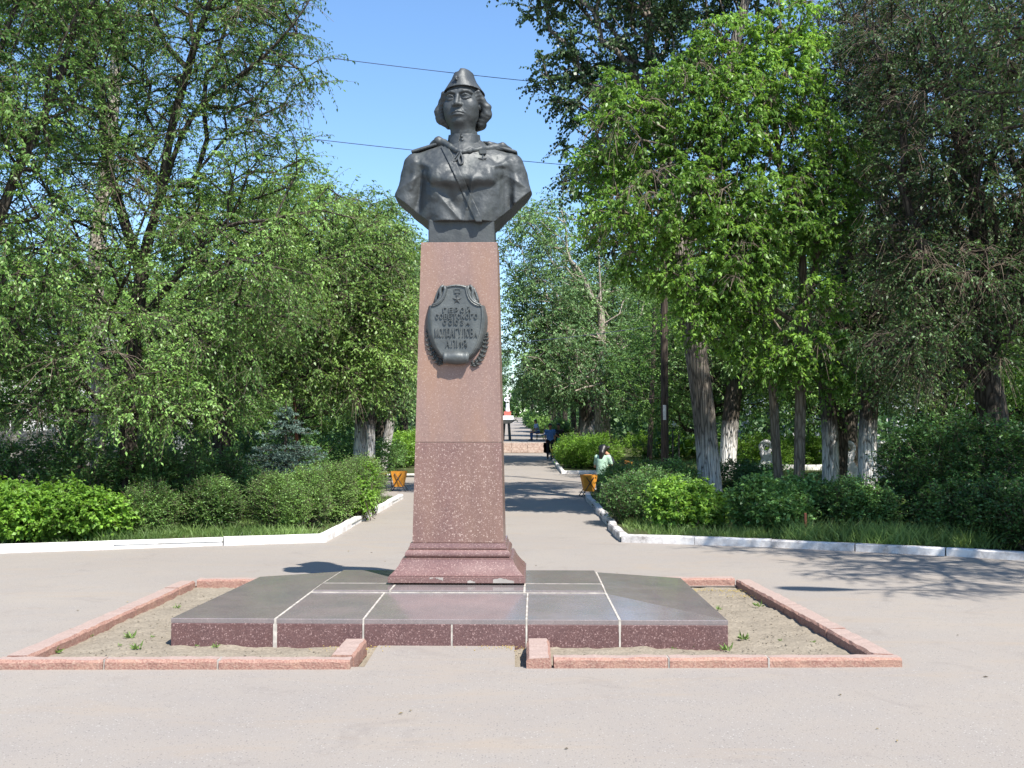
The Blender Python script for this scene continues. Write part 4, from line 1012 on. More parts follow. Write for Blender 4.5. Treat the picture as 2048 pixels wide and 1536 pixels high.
def leaf_quads(P, D, Nn, ln, wd, rng, fold=0.18, tint=None):
    "diamond leaves: base P, direction D, normal hint Nn; arrays"
    D = unit(D); S = unit(np.cross(D, Nn)); U = np.cross(S, D)
    ln = ln[:, None]; wd = wd[:, None]
    m = P + D * ln * 0.42
    V = np.stack([P, m + S * wd * 0.5 + U * wd * fold, P + D * ln - U * ln * 0.08, m - S * wd * 0.5 + U * wd * fold], 1)
    return V
class Leaves:
    def __init__(s): s.V = []; s.T = []
    def add(s, V, t): s.V.append(V); s.T.append(t)
    def out(s, name, mat, parent, loc):
        V = np.concatenate(s.V); T = np.concatenate(s.T); n = len(V)
        Q = np.arange(n * 4, dtype=np.int32).reshape(n, 4)
        o = mesh(name, V.reshape(-1, 3), Q, mat, parent=parent, loc=loc, tint=np.repeat(T, 4)); o['kind'] = 'stuff' if name in ('foliage_mass',) else o.get('kind', ''); 
        if not o['kind']: del o['kind']
        return o

def sprays(LV, tips, dirs, rng, k=4, L=0.5, droop=0.35, nleaf=9, ln=0.06, wd=0.028, hang=0.5, spread=0.9, tw=None, tintbase=None, leaflets=1, up=0.0):
    "k twigs per tip, leaves along each twig; returns twig segments"
    n = len(tips); T = np.repeat(tips, k, 0); D = np.repeat(dirs, k, 0)
    D = unit(D + rng.normal(0, spread, (n * k, 3)) * np.array((1, 1, 0.7)) + np.array((0, 0, up)))
    Lk = L * rng.uniform(0.45, 1.25, n * k)
    tb = np.repeat(rng.uniform(0.25, 0.75, n) if tintbase is None else tintbase, k) + rng.normal(0, 0.08, n * k)
    t = (np.arange(nleaf) + 0.6) / nleaf
    t = t[None, :] + rng.uniform(-0.05, 0.05, (n * k, nleaf))
    P = T[:, None] + D[:, None] * (Lk[:, None] * t)[..., None]; P[..., 2] -= (droop * Lk[:, None] * t ** 2)
    axis = D[:, None] * np.ones((1, nleaf, 1)); axis = axis.copy(); axis[..., 2] -= 2 * droop * t
    axis = unit(axis)
    side = unit(np.cross(axis, np.array((0, 0, 1.0)) + 0 * axis)) * np.where(np.arange(nleaf) % 2, 1, -1)[None, :, None]
    ld = axis * 0.55 + side * 0.75 + rng.normal(0, 0.32, P.shape); ld[..., 2] -= hang
    P = P.reshape(-1, 3); ld = unit(ld.reshape(-1, 3)); m = len(P)
    tin = np.clip(np.repeat(tb, nleaf) + rng.normal(0, 0.16, m), 0, 1)
    for q in range(leaflets):
        d2 = ld if q == 0 else unit(ld + rng.normal(0, 0.55, ld.shape))
        N_ = rng.normal(0, 0.55, (m, 3)) + np.array((0, 0, 1.0))
        s = rng.uniform(0.65, 1.2, m)
        LV.add(leaf_quads(P, d2, N_, ln * s, wd * s, rng), tin)
    if tw is not None:
        mid = T + D * (Lk * 0.5)[:, None]; mid[:, 2] -= droop * Lk * 0.25
        end = T + D * (Lk * 0.95)[:, None]; end[:, 2] -= droop * Lk * 0.9
        tw.append((T, mid, 0.0045)); tw.append((mid, end, 0.003))

def grow(trunks, tips, rng, bf=0.35, step=0.5, arch=0.12, minh=None):
    """trunks: list of (N,3) polylines; the first starts at the base. tips: (n,3). Returns nodes, parent."""
    cap_ = sum(len(t) for t in trunks) + len(tips) * 10
    P = np.zeros((cap_, 3)); par = -np.ones(cap_, int); pl = np.zeros(cap_); n = 0; fixed = 0
    for ti, t in enumerate(trunks):
        if ti == 0: prev = -1
        else:
            prev = int(np.argmin(((P[:n] - t[0]) ** 2).sum(1)))
        for j, p in enumerate(t):
            if ti > 0 and j == 0: continue
            P[n] = p; par[n] = prev; pl[n] = (pl[prev] + np.linalg.norm(P[n] - P[prev])) if prev >= 0 else 0; prev = n; n += 1
    fixed = n
    z0 = P[0, 2]; ok = np.ones(cap_, bool)
    mh = minh if minh is not None else z0 + 1.6
    ok[:fixed] = P[:fixed, 2] > mh
    d0 = np.array([np.sqrt(((P[:fixed] - t) ** 2).sum(1)).min() for t in tips]); order = np.argsort(d0)
    tipidx = np.zeros(len(tips), int)
    for ii in order:
        t = tips[ii]; dv = P[:n] - t; dist = np.sqrt((dv ** 2).sum(1))
        cost = dist + bf * pl[:n] + 0.6 * np.maximum(0, P[:n, 2] - t[2] - 0.3) + 1e3 * (~ok[:n])
        j = int(np.argmin(cost)); L = dist[j]; m = max(1, int(L / step))
        a = P[j].copy(); prev = j
        off = rng.normal(0, 0.07 * L, 3); bow = arch * L
        for q in range(1, m + 1):
            if n >= cap_ - 1: break
            s = q / m; p = a + (t - a) * s; w_ = math.sin(math.pi * s); p = p + off * w_ * 0.7; p[2] += bow * w_
            if q < m: p += rng.normal(0, 0.03, 3)
            P[n] = p; par[n] = prev; pl[n] = pl[prev] + np.linalg.norm(P[n] - P[prev]); prev = n; n += 1
        tipidx[ii] = prev
    return P[:n], par[:n], tipidx, fixed
def branch_mesh(P, par, tipidx, r0, rtip, trunk_w=0.0, flare=1.25, ks=((0.10, 14), (0.035, 7), (0.0, 4)), fixed=0, topr=0.5):
    n = len(P); cnt = np.zeros(n)
    cnt[tipidx] += 1
    for i in range(n - 1, 0, -1):
        if par[i] >= 0: cnt[par[i]] += cnt[i]
    cnt = np.maximum(cnt, 1); N = cnt[0]
    e = math.log(rtip / r0) / math.log(1.0 / max(N, 2)) if N > 1 else 0.5
    r = r0 * (cnt / N) ** e
    hgt = P[:, 2] - P[0, 2]; r = r * (1 + (flare - 1) * np.exp(-hgt / 0.35) * (np.arange(n) < fixed))
    i = np.arange(1, n); i = i[par[i] >= 0]; p = par[i]
    D = unit(P[i] - P[p]); Dn = np.zeros((n, 3)); Dn[i] = D; Dn[0] = D[0]
    # main continuation
    best = -np.ones(n, int); bc = np.zeros(n)
    for a, b in zip(i, p):
        if cnt[a] > bc[b]: bc[b] = cnt[a]; best[b] = a
    main = best[p] == i
    D0 = np.where(main[:, None], Dn[p], D); rs = np.where(main, r[p], np.minimum(r[i] * 1.25, r[p]))
    Vs, Qs, b = [], [], 0
    hi = 1e9
    for lim, k in ks:
        m = (r[i] >= lim) & (r[i] < hi); hi = lim
        if m.any():
            V, Q = tubes(P[p][m], P[i][m], rs[m], r[i][m], k, D0[m]); Vs.append(V); Qs.append(Q + b); b += len(V)
    return Vs, Qs, b
def lobes_tips(lobes, n, rng, shell=0.5, zmin=None):
    "lobes: (centre(3), rx, ry, rz)"
    w_ = np.array([(l[1] * l[2] * l[3]) ** 0.72 for l in lobes]); w_ /= w_.sum()
    c = rng.choice(len(lobes), n, p=w_); T = np.zeros((n, 3))
    u = unit(rng.normal(0, 1, (n, 3))); rad = rng.uniform(0, 1, n) ** (1 / (3 + 3 * shell))
    rad *= 1 + rng.normal(0, 0.05, n)
    for i in range(n):
        l = lobes[c[i]]; T[i] = np.array(l[0]) + u[i] * rad[i] * np.array(l[1:4])
    if zmin is not None: T[:, 2] = np.where(T[:, 2] < zmin, zmin + rng.uniform(0, 0.6, n), T[:, 2])
    return T
def tree(name, label, base, trunks, lobes, ntips, leafm, bark, r0=0.2, seed=1, group=None, k=4, L=0.5, nleaf=9, ln=0.06, wd=0.028, droop=0.35, hang=0.5, twigs=True,
         leaflets=1, bf=0.35, zmin=None, step=0.5, rtip=0.009, cat='tree', spread=0.9, up=0.0, cluster=None, arch=0.12, minh=None, dead=0):
    rng = np.random.RandomState(seed); base = np.array(base, float)
    t = thing(name, label, cat, base, group)
    tips = lobes_tips(lobes, ntips, rng, zmin=zmin)
    P, par, ti, fixed = grow([np.array(x, float) for x in trunks], tips, rng, bf, step, arch, minh)
    Vs, Qs, b = branch_mesh(P, par, ti, r0, rtip, fixed=fixed)
    dirs = unit(P[ti] - P[par[ti]])
    LV = Leaves(); tw = [] if twigs else None
    lum = vnoise(tips[:, 0], tips[:, 1], tips[:, 2], 0.55); tb = np.clip(0.5 + lum * 0.9 + rng.normal(0, 0.10, ntips), 0.1, 0.85)
    keep = np.arange(ntips) >= dead
    sprays(LV, P[ti][keep], dirs[keep], rng, k, L, droop, nleaf, ln, wd, hang, spread, tw, tb[keep], leaflets, up)
    if dead:
        bt = []; sprays(Leaves(), P[ti][~keep], dirs[~keep], rng, 13, L * 0.85, droop * 1.6, 2, ln, wd, hang, 1.3, bt)
        A = np.concatenate([x[0] for x in bt]); B = np.concatenate([x[1] for x in bt]); V, Q = tubes(A, B, np.full(len(A), 0.0045), np.full(len(A), 0.003), 3)
        mesh('bare_twigs', V, [Q], B_DEAD, parent=t, loc=base)['kind'] = 'stuff'
    o = mesh('trunk', np.concatenate(Vs), Qs, bark, parent=t, loc=base, smooth=True)
    if tw:
        A = np.concatenate([x[0] for x in tw]); B = np.concatenate([x[1] for x in tw]); rr_ = np.concatenate([np.full(len(x[0]), x[2]) for x in tw])
        V, Q = tubes(A, B, rr_, rr_ * 0.7, 3); mesh('twigs', V, [Q], B_TWIG, parent=t, loc=base)['kind'] = 'stuff'
    LV.out('crown', leafm, t, base)
    return t
def TP(d, *pp, dd=None):
    "trunk polyline through photograph places at distance d (dd: per-point distances)"
    return [W(x, y, d if dd is None else dd[i]) for i, (x, y) in enumerate(pp)]
def onground(p, y=None): 
    p = np.array(p, float); p[2] = zside(p[1]) - 0.08; return p
def smooth_poly(pts, n=5):
    p = [np.array(q, float) for q in pts]; p = [2 * p[0] - p[1]] + p + [2 * p[-1] - p[-2]]; o = []
    for i in range(1, len(p) - 2):
        for t in np.linspace(0, 1, n, endpoint=False):
            o.append(0.5 * (2 * p[i] + (p[i + 1] - p[i - 1]) * t + (2 * p[i - 1] - 5 * p[i] + 4 * p[i + 1] - p[i + 2]) * t * t + (3 * p[i] - p[i - 1] - 3 * p[i + 1] + p[i + 2]) * t ** 3))
    return np.array(o + [p[-2]])
def lob(px, py, d, rx, rz, ry=None): return (W(px, py, d), rx, ry or rx, rz)
def gx_(px, d): return (px - CX) / F * d
def trunkline(d, pts, base_px):
    b = np.array((gx_(base_px, d), d, zside(d) - 0.08)); return smooth_poly([b] + [W(x, y, d + (0 if len(q) == 2 else q[2])) for q in pts for x, y in [q[:2]]])

# ---- left: the two big elms in front
e1 = trunkline(18.5, [(268, 700), (288, 520), (318, 400, -0.4), (345, 250, -0.6), (400, 60, -1.0), (470, -120, -1.0)], 250)
e1b = smooth_poly([e1[9], W(215, 330, 19), W(200, 180, 19), W(140, 40, 19.5), W(70, -100, 19.5)])
e1c = smooth_poly([e1[12], W(380, 240, 18), W(520, 120, 17.5), W(600, 30, 17.2), W(650, -60, 17.5)])
e1d = smooth_poly([e1[6], W(430, 470, 17.5), W(540, 440, 17), W(640, 420, 17)])
tree('elm_tree', 'tall dark-limbed elm behind the left hedge, sky showing through its upper branches', e1[0], [e1, e1b, e1c, e1d],
     [lob(330, 80, 18.5, 2.3, 1.5), lob(510, 110, 17.6, 1.15, 1.25), lob(150, 160, 19, 1.9, 1.6), lob(560, 290, 17.4, 0.75, 0.8), lob(420, 330, 18, 1.6, 1.1), lob(200, 420, 18.2, 2.1, 1.3),
      lob(420, 560, 17.4, 1.7, 1.1), lob(530, 560, 17.2, 1.0, 1.0), lob(250, 690, 17, 1.9, 1.0), lob(380, 760, 17, 1.3, 0.8), lob(80, 640, 17.5, 1.2, 1.2), lob(400, -100, 18, 2.2, 1.2),
      lob(250, 800, 16.8, 1.6, 0.5), lob(30, 770, 17, 0.9, 0.6), lob(120, -60, 19, 2.0, 1.3), lob(630, 460, 17.5, 0.8, 0.7)],
     1950, L_ELM, B_ELM, 0.155, 21, k=6, L=0.58, nleaf=13, ln=0.068, wd=0.031, dead=90, droop=0.30, hang=0.55)
e2 = trunkline(15.5, [(-40, 600), (20, 380), (110, 180, 0.3), (160, 20, 0.5)], -120)
e2b = smooth_poly([e2[7], W(-100, 250, 15), W(-200, 60, 14.5)])
tree('elm_tree', 'elm leaning in at the edge of the picture above the bright leafy bush', e2[0], [e2, e2b],
     [lob(40, 120, 15.5, 1.2, 1.4), lob(-60, 300, 15, 1.2, 1.3), lob(60, 480, 15.5, 0.9, 0.9), lob(-40, 650, 15.6, 0.9, 0.8), lob(130, -60, 15.5, 1.2, 0.9), lob(-220, 100, 14.5, 1.6, 1.6)],
     700, L_ELM, B_ELM, 0.12, 22, k=6, L=0.5, nleaf=10, ln=0.076, wd=0.036, droop=0.45, hang=0.55)
# pale-stemmed poplar behind them
p1 = trunkline(24, [(198, 760), (192, 500), (215, 330), (232, 130), (240, -60), (250, -220)], 200)
tree('poplar_tree', 'slim pale-barked poplar rising behind the big elm', p1[0], [p1], [lob(235, 60, 24, 1.0, 2.2), lob(240, -180, 24, 1.2, 1.8), lob(205, 420, 24, 0.9, 1.2)], 160, L_ELM, B_PALE, 0.17, 23, k=4, L=0.6, nleaf=9, ln=0.07, wd=0.04)
# middle elm whose crown slopes down to the pedestal
e3 = trunkline(25, [(448, 800), (470, 650), (520, 520), (560, 420)], 445)
e3b = smooth_poly([e3[6], W(560, 600, 24.5), W(660, 520, 24), W(740, 470, 24)])
tree('elm_tree', 'broad elm whose lit crown slopes down towards the pedestal', e3[0], [e3, e3b],
     [lob(620, 470, 24.5, 2.0, 1.3), lob(720, 520, 24, 1.3, 1.2), lob(560, 620, 24, 2.2, 1.3), lob(700, 650, 24, 1.5, 1.3), lob(480, 500, 25, 1.8, 1.4), lob(655, 760, 23.8, 1.3, 0.5), lob(765, 600, 24.5, 0.8, 1.1), lob(420, 700, 24.5, 1.8, 1.4), lob(740, 735, 24, 0.9, 0.8)],
     1300, L_ELM2, B_ELM, 0.22, 24, k=6, L=0.62, dead=70, nleaf=10, ln=0.092, wd=0.045, droop=0.4, hang=0.5)
e4 = trunkline(33, [(722, 840), (712, 700), (730, 560), (750, 450)], 716)
tree('elm_tree', 'stout whitewashed elm beside the alley behind the blue spruce', e4[0], [e4],
     [lob(745, 470, 33, 1.3, 1.5), lob(775, 590, 33, 1.0, 1.6), lob(720, 680, 33, 1.9, 1.5), lob(790, 720, 33, 0.7, 1.2), lob(700, 560, 33.5, 1.8, 1.5), lob(770, 790, 32.5, 0.9, 0.6)],
     700, L_FAR, B_WHITE, 0.20, 25, k=6, L=0.7, nleaf=9, ln=0.12, wd=0.06)
e5 = trunkline(32, [(745, 800), (772, 700)], 742)
tree('elm_tree', 'second whitewashed trunk close beside the stout elm', e5[0], [e5], [lob(772, 650, 32, 1.0, 1.5), lob(740, 760, 32, 1.0, .8)], 160, L_FAR, B_WHITE, 0.13, 26, k=5, L=0.7, nleaf=8, ln=0.10, wd=0.048)
e6 = trunkline(37, [(790, 800), (815, 700), (820, 600)], 762)
tree('elm_tree', 'thin slanting whitewashed tree further along the alley', e6[0], [e6], [lob(812, 650, 38, 0.9, 1.6), lob(800, 760, 38, 0.9, 1.0), lob(806, 560, 38.5, 0.9, 1.3)], 260, L_FAR, B_WHITE, 0.16, 27, k=5, L=0.8, nleaf=8, ln=0.115, wd=0.055)

# ---- right: poplar, maples, elms
q1 = trunkline(24, [(1408, 830), (1385, 660), (1350, 450), (1318, 250), (1300, 110), (1290, -80)], 1421)
q1b = smooth_poly([q1[13], W(1430, 240, 23.5), W(1470, 90, 23.5), W(1500, -40, 23.5), W(1530, -200, 24)])
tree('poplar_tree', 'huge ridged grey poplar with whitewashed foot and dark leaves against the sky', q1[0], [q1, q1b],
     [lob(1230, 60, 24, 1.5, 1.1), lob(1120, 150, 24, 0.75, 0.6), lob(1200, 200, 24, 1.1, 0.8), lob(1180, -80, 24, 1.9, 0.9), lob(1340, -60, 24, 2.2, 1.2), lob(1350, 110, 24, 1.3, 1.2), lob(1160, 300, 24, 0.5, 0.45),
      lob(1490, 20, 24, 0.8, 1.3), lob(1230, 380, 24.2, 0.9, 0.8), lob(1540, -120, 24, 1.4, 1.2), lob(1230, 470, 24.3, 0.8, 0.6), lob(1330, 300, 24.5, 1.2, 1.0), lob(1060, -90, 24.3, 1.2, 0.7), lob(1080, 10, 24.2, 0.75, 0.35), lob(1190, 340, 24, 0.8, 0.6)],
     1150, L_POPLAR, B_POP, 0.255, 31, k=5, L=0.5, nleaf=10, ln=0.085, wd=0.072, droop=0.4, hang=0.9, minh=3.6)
m1 = trunkline(20.3, [(1601, 800), (1606, 620), (1600, 470), (1560, 330), (1548, 150), (1540, 20)], 1594)
m1b = smooth_poly([m1[7], W(1640, 470, 20), W(1660, 330, 20), W(1650, 180, 20.3)])
tree('maple_tree', 'young bright green maple with straight grey-brown trunk behind the round bush', m1[0], [m1, m1b],
     [lob(1560, 170, 20.2, 0.9, 1.0), lob(1620, 300, 20, 0.8, 0.9), lob(1480, 230, 20, 0.9, 0.9), lob(1640, 430, 19.8, 0.75, 0.7), lob(1560, 430, 19.7, 0.95, 0.8), lob(1640, 590, 19.6, 0.55, 0.5), lob(1590, 60, 20.4, 0.7, 0.7),
      lob(1625, 700, 19.8, 0.75, 0.4), lob(1560, 720, 20, 0.5, 0.3), lob(1680, 760, 20, 0.4, 0.3), lob(1500, 590, 19.8, 0.7, 0.6), lob(1700, 330, 20.2, 0.35, 0.7)],
     700, L_MAPLE, B_YOUNG, 0.105, 32, k=4, L=0.44, nleaf=7, ln=0.100, wd=0.042, droop=0.55, hang=0.75, leaflets=3, minh=3.2, dead=70)
m2 = trunkline(20.8, [(1552, 890), (1545, 760), (1530, 620), (1450, 480), (1380, 380), (1330, 260)], 1563)
m2b = smooth_poly([m2[12], W(1430, 330, 20.4), W(1440, 180, 20.4), W(1450, 60, 20.6)])
tree('maple_tree', 'bright maple with leaning trunk whose crown spreads over the utility poles', m2[0], [m2, m2b],
     [lob(1270, 270, 20.2, 1.0, 0.9), lob(1380, 200, 20.2, 0.9, 0.9), lob(1200, 330, 20, 0.45, 0.5), lob(1330, 400, 19.8, 1.2, 0.8), lob(1230, 440, 19.8, 0.75, 0.45), lob(1450, 330, 19.8, 0.9, 0.9), lob(1450, 100, 20.4, 0.7, 0.7),
      lob(1400, 540, 19.6, 0.9, 0.55), lob(1500, 690, 20.2, 0.5, 0.45), lob(1430, 650, 19.8, 0.4, 0.35), lob(1290, 520, 20, 0.6, 0.35), lob(1240, 180, 20.3, 0.45, 0.4), lob(1390, 620, 19.6, 0.35, 0.5), lob(1480, 480, 19.6, 0.8, 0.7)],
     760, L_MAPLE, B_YOUNG, 0.092, 33, k=4, L=0.44, nleaf=7, ln=0.100, wd=0.042, droop=0.55, hang=0.75, leaflets=3, minh=3.4, dead=80)
k1 = trunkline(25, [(1660, 860), (1652, 700), (1690, 520), (1720, 350), (1740, 180)], 1659)
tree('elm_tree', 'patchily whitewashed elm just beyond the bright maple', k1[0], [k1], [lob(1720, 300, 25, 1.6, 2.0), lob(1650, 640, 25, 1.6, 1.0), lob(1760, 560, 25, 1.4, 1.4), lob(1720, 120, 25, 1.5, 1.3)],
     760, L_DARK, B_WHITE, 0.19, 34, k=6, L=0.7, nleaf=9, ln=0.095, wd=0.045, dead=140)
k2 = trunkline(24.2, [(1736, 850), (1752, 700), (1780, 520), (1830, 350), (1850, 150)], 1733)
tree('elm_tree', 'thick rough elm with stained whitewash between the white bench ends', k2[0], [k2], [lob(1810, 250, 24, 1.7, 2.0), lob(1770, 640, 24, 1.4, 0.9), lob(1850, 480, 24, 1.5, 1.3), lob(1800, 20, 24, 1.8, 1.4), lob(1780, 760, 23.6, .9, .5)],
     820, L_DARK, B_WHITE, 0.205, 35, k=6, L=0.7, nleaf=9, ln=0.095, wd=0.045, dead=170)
b1 = trunkline(18.8, [(1985, 830), (1965, 700), (1960, 580), (1950, 400), (1900, 200)], 2010)
b1b = smooth_poly([b1[6], W(1890, 640, 18.6), W(1850, 520, 18.6), W(1800, 360, 18.8)])
b1c = smooth_poly([b1[9], W(2040, 460, 18.5), W(2120, 300, 18)])
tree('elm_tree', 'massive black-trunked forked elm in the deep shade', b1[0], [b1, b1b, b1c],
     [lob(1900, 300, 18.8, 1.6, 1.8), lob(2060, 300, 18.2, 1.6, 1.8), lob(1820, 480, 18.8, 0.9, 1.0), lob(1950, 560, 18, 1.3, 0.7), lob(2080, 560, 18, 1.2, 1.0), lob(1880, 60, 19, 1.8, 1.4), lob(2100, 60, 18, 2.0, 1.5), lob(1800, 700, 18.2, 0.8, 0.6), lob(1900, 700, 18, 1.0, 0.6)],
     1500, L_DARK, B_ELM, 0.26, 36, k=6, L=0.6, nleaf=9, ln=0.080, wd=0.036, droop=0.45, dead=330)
# near tree outside the frame: its branches hang in at the corner and its shadow dapples the plaza
n1 = smooth_poly([(8.9, 11.2, 0.0), (8.7, 11.2, 2.2), (8.3, 11.0, 4.4), (8.0, 10.6, 6.3), (7.8, 10.2, 8.0)])
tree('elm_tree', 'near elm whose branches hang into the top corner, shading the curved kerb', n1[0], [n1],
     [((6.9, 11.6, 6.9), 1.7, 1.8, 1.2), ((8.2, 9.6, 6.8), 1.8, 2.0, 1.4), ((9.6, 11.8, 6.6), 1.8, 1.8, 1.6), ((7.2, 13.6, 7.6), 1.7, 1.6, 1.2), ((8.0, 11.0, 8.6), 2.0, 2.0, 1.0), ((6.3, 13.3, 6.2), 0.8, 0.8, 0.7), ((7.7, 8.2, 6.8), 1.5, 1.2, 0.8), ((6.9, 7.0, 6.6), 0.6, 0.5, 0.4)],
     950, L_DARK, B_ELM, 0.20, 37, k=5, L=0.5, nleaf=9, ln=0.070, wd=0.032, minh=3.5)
n2 = smooth_poly([(12.6, 11.8, 0.0), (12.5, 11.8, 2.5), (12.3, 11.6, 5.0), (12.2, 11.4, 8.0)])  # unseen tree, added only so its shade darkens the thicket
tree('elm_tree', 'unseen elm added outside the picture to shade the lilac thicket', n2[0], [n2],
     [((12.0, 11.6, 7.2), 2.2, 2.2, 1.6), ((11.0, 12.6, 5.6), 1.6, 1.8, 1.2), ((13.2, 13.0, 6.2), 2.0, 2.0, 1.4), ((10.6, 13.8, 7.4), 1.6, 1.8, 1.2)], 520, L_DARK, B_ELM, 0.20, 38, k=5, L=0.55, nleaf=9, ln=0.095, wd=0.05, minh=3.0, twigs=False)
# trees along the alley on the right
a1 = trunkline(47, [(1205, 780), (1203, 650), (1198, 520), (1192, 420)], 1205)
a1b = smooth_poly([a1[12], W(1220, 520, 46.5), W(1234, 480, 46.5)])
tree('poplar_tree', 'old poplar with broken pale top branches beyond the hedge', a1[0], [a1, a1b],
     [lob(1060, 500, 46, 1.5, 2.0), lob(1110, 600, 46.5, 2.0, 2.2), lob(1060, 640, 46, 1.4, 2.0), lob(1245, 620, 48.8, 1.8, 1.8), lob(1150, 720, 45, 2.6, 1.4), lob(1290, 700, 46, 1.9, 1.6), lob(1090, 450, 47, 1.4, 1.4), lob(1250, 780, 45, 1.9, 0.9)],
     950, L_FAR, B_PALE, 0.36, 41, k=5, L=0.9, nleaf=9, ln=0.13, wd=0.07, hang=0.6)
a2 = trunkline(50, [(1174, 800), (1170, 700)], 1177)
tree('poplar_tree', 'grey whitewashed poplar to the far side of the broken-topped one', a2[0], [a2], [lob(1140, 680, 50, 2.0, 2.2), lob(1170, 560, 50, 1.8, 2.2), lob(1110, 760, 49, 2.0, 1.2)], 420, L_FAR, B_WHITE, 0.36, 42, k=5, L=1.0, nleaf=8, ln=0.15, wd=0.08)
a3 = trunkline(34, [(1462, 830), (1480, 700), (1500, 560)], 1452)
tree('poplar_tree', 'bright whitewashed trunk standing behind the huge grey poplar', a3[0], [a3], [lob(1480, 640, 34, 1.8, 1.4), lob(1420, 720, 34, 1.3, 1.0), lob(1540, 700, 34, 1.4, 1.0), lob(1500, 480, 34, 1.9, 1.6)], 480, L_FAR, B_WHITE, 0.27, 43, k=5, L=0.8, nleaf=8, ln=0.11, wd=0.055)
far_a = tree('far_tree', 'hazy roadside tree at the far end of the alley, nearest to the white statue', (0, 0, -0.1), [smooth_poly([(0, 0, -0.1), (0.1, 0, 2.5), (0, 0.2, 5), (0, 0, 8)])],
     [((0, 0, 7), 2.6, 2.6, 2.8), ((-1.4, 0.5, 5), 1.8, 1.8, 1.6), ((1.5, -0.5, 5), 1.9, 1.9, 1.7), ((0.2, -1, 9), 1.7, 1.7, 1.6), ((0, 0.8, 3.4), 2.2, 2.0, 1.0)], 620, L_FAR, B_ELM, 0.26, 44, k=5, L=0.9, nleaf=8, ln=0.16, wd=0.085, twigs=False)
far_a.location = (4.6, 62, zside(62)); far_a['group'] = 'trees lining the far alley'
far_a['label'] = 'trees lining the far alley, green crowns closing in towards the white statue'
spots = [(4.9, 74, 1.0), (5.2, 88, 0.95), (5.2, 104, 1.0), (5.6, 124, 1.05), (6.0, 150, 1.1), (6.5, 180, 1.1), (10.5, 58, 1.15), (10.5, 72, 1.2), (12, 92, 1.2), (-6.2, 50, 1.1), (-6.6, 64, 1.1), (-6.8, 80, 1.1), (-7.5, 100, 1.1), (-8.2, 125, 1.1), (-9.5, 155, 1.1), (-9.5, 52, 1.25),
         (4.0, 215, 1.3), (-4, 240, 1.4), (-12, 200, 1.4), (14, 200, 1.5)]
rs_ = np.random.RandomState(9)
ORD = 'first second third fourth fifth sixth seventh eighth ninth tenth eleventh twelfth'.split()
nr = [1, 0, 0]
for x, y, s in spots:
    w_ = 0 if 0 < x < 7 else 1 if x < 0 else 2
    lb = ORD[nr[w_]] + (' tree of the row right of the far alley, counted from the steps' if w_ == 0 else ' tree of the row behind the pedestal, left of the far alley' if w_ == 1 else ' tree behind the right-hand row of the far alley'); nr[w_] += 1
    copy_tree(far_a, (x, y, zside(min(y, 239))), rs_.uniform(0, 6.28), s * rs_.uniform(0.92, 1.08), label=lb)
far_a['label'] = 'first tree of the row right of the far alley, beside the pink steps'
back_a = tree('park_tree', 'park trees filling the background behind the nearer crowns', (0, 0, -0.1), [smooth_poly([(0, 0, -0.1), (0.1, 0, 1.5), (-0.2, 0.2, 3.5), (0.2, 0, 6.5)])],
     [((0, 0, 6.2), 3.0, 2.6, 2.6), ((-2.0, 0.5, 4.2), 1.9, 1.8, 1.5), ((2.0, -0.5, 4.2), 2.0, 1.9, 1.6), ((0.2, -1, 8.6), 2.0, 1.9, 1.5), ((0, -0.8, 3.0), 2.4, 2.0, 1.0)], 700, L_ELM, B_ELM, 0.24, 45, k=5, L=0.75, nleaf=9, ln=0.105, wd=0.052, twigs=False)
back_a.location = (-12.5, 30, 0.05); back_a.scale = (1, 1, 0.66); back_a['group'] = 'park trees behind'
park = [(-9.8, 33, 0.95), (-16.5, 27, 1.1), (-19, 33, 1.2), (-13.5, 40, 1.25), (-8.6, 42, 1.1), (-23, 38, 1.3), (-15, 21, 0.9), (10.5, 34, 1.1), (15.2, 31, 1.2), (19, 36, 1.3), (13.5, 42, 1.3), (8.2, 44, 1.1), (20, 27, 1.2), (14.6, 22.5, 1.05), (24, 44, 1.4), (6.6, 36, 0.9), (11.0, 26.5, 0.85), (16, 52, 1.4), (-18, 50, 1.4), (-27, 48, 1.4)]
back_a['label'] = 'park tree behind the dark elm left of the pedestal, standing third from the hedge'
nl = {-1: 1, 1: 0}
for x, y, s in sorted(park, key=lambda q: abs(q[0])):
    sd = -1 if x < 0 else 1; k_ = nl[sd]; nl[sd] += 1
    copy_tree(back_a, (x, y, zside(y) - 0.05), rs_.uniform(0, 6.28), (s, s, s * 0.66 if sd < 0 else s * 0.85),
              label=ORD[k_] + ' background tree from the alley on the ' + ('left side, beyond the elms' if sd < 0 else 'right side, beyond the maples'))
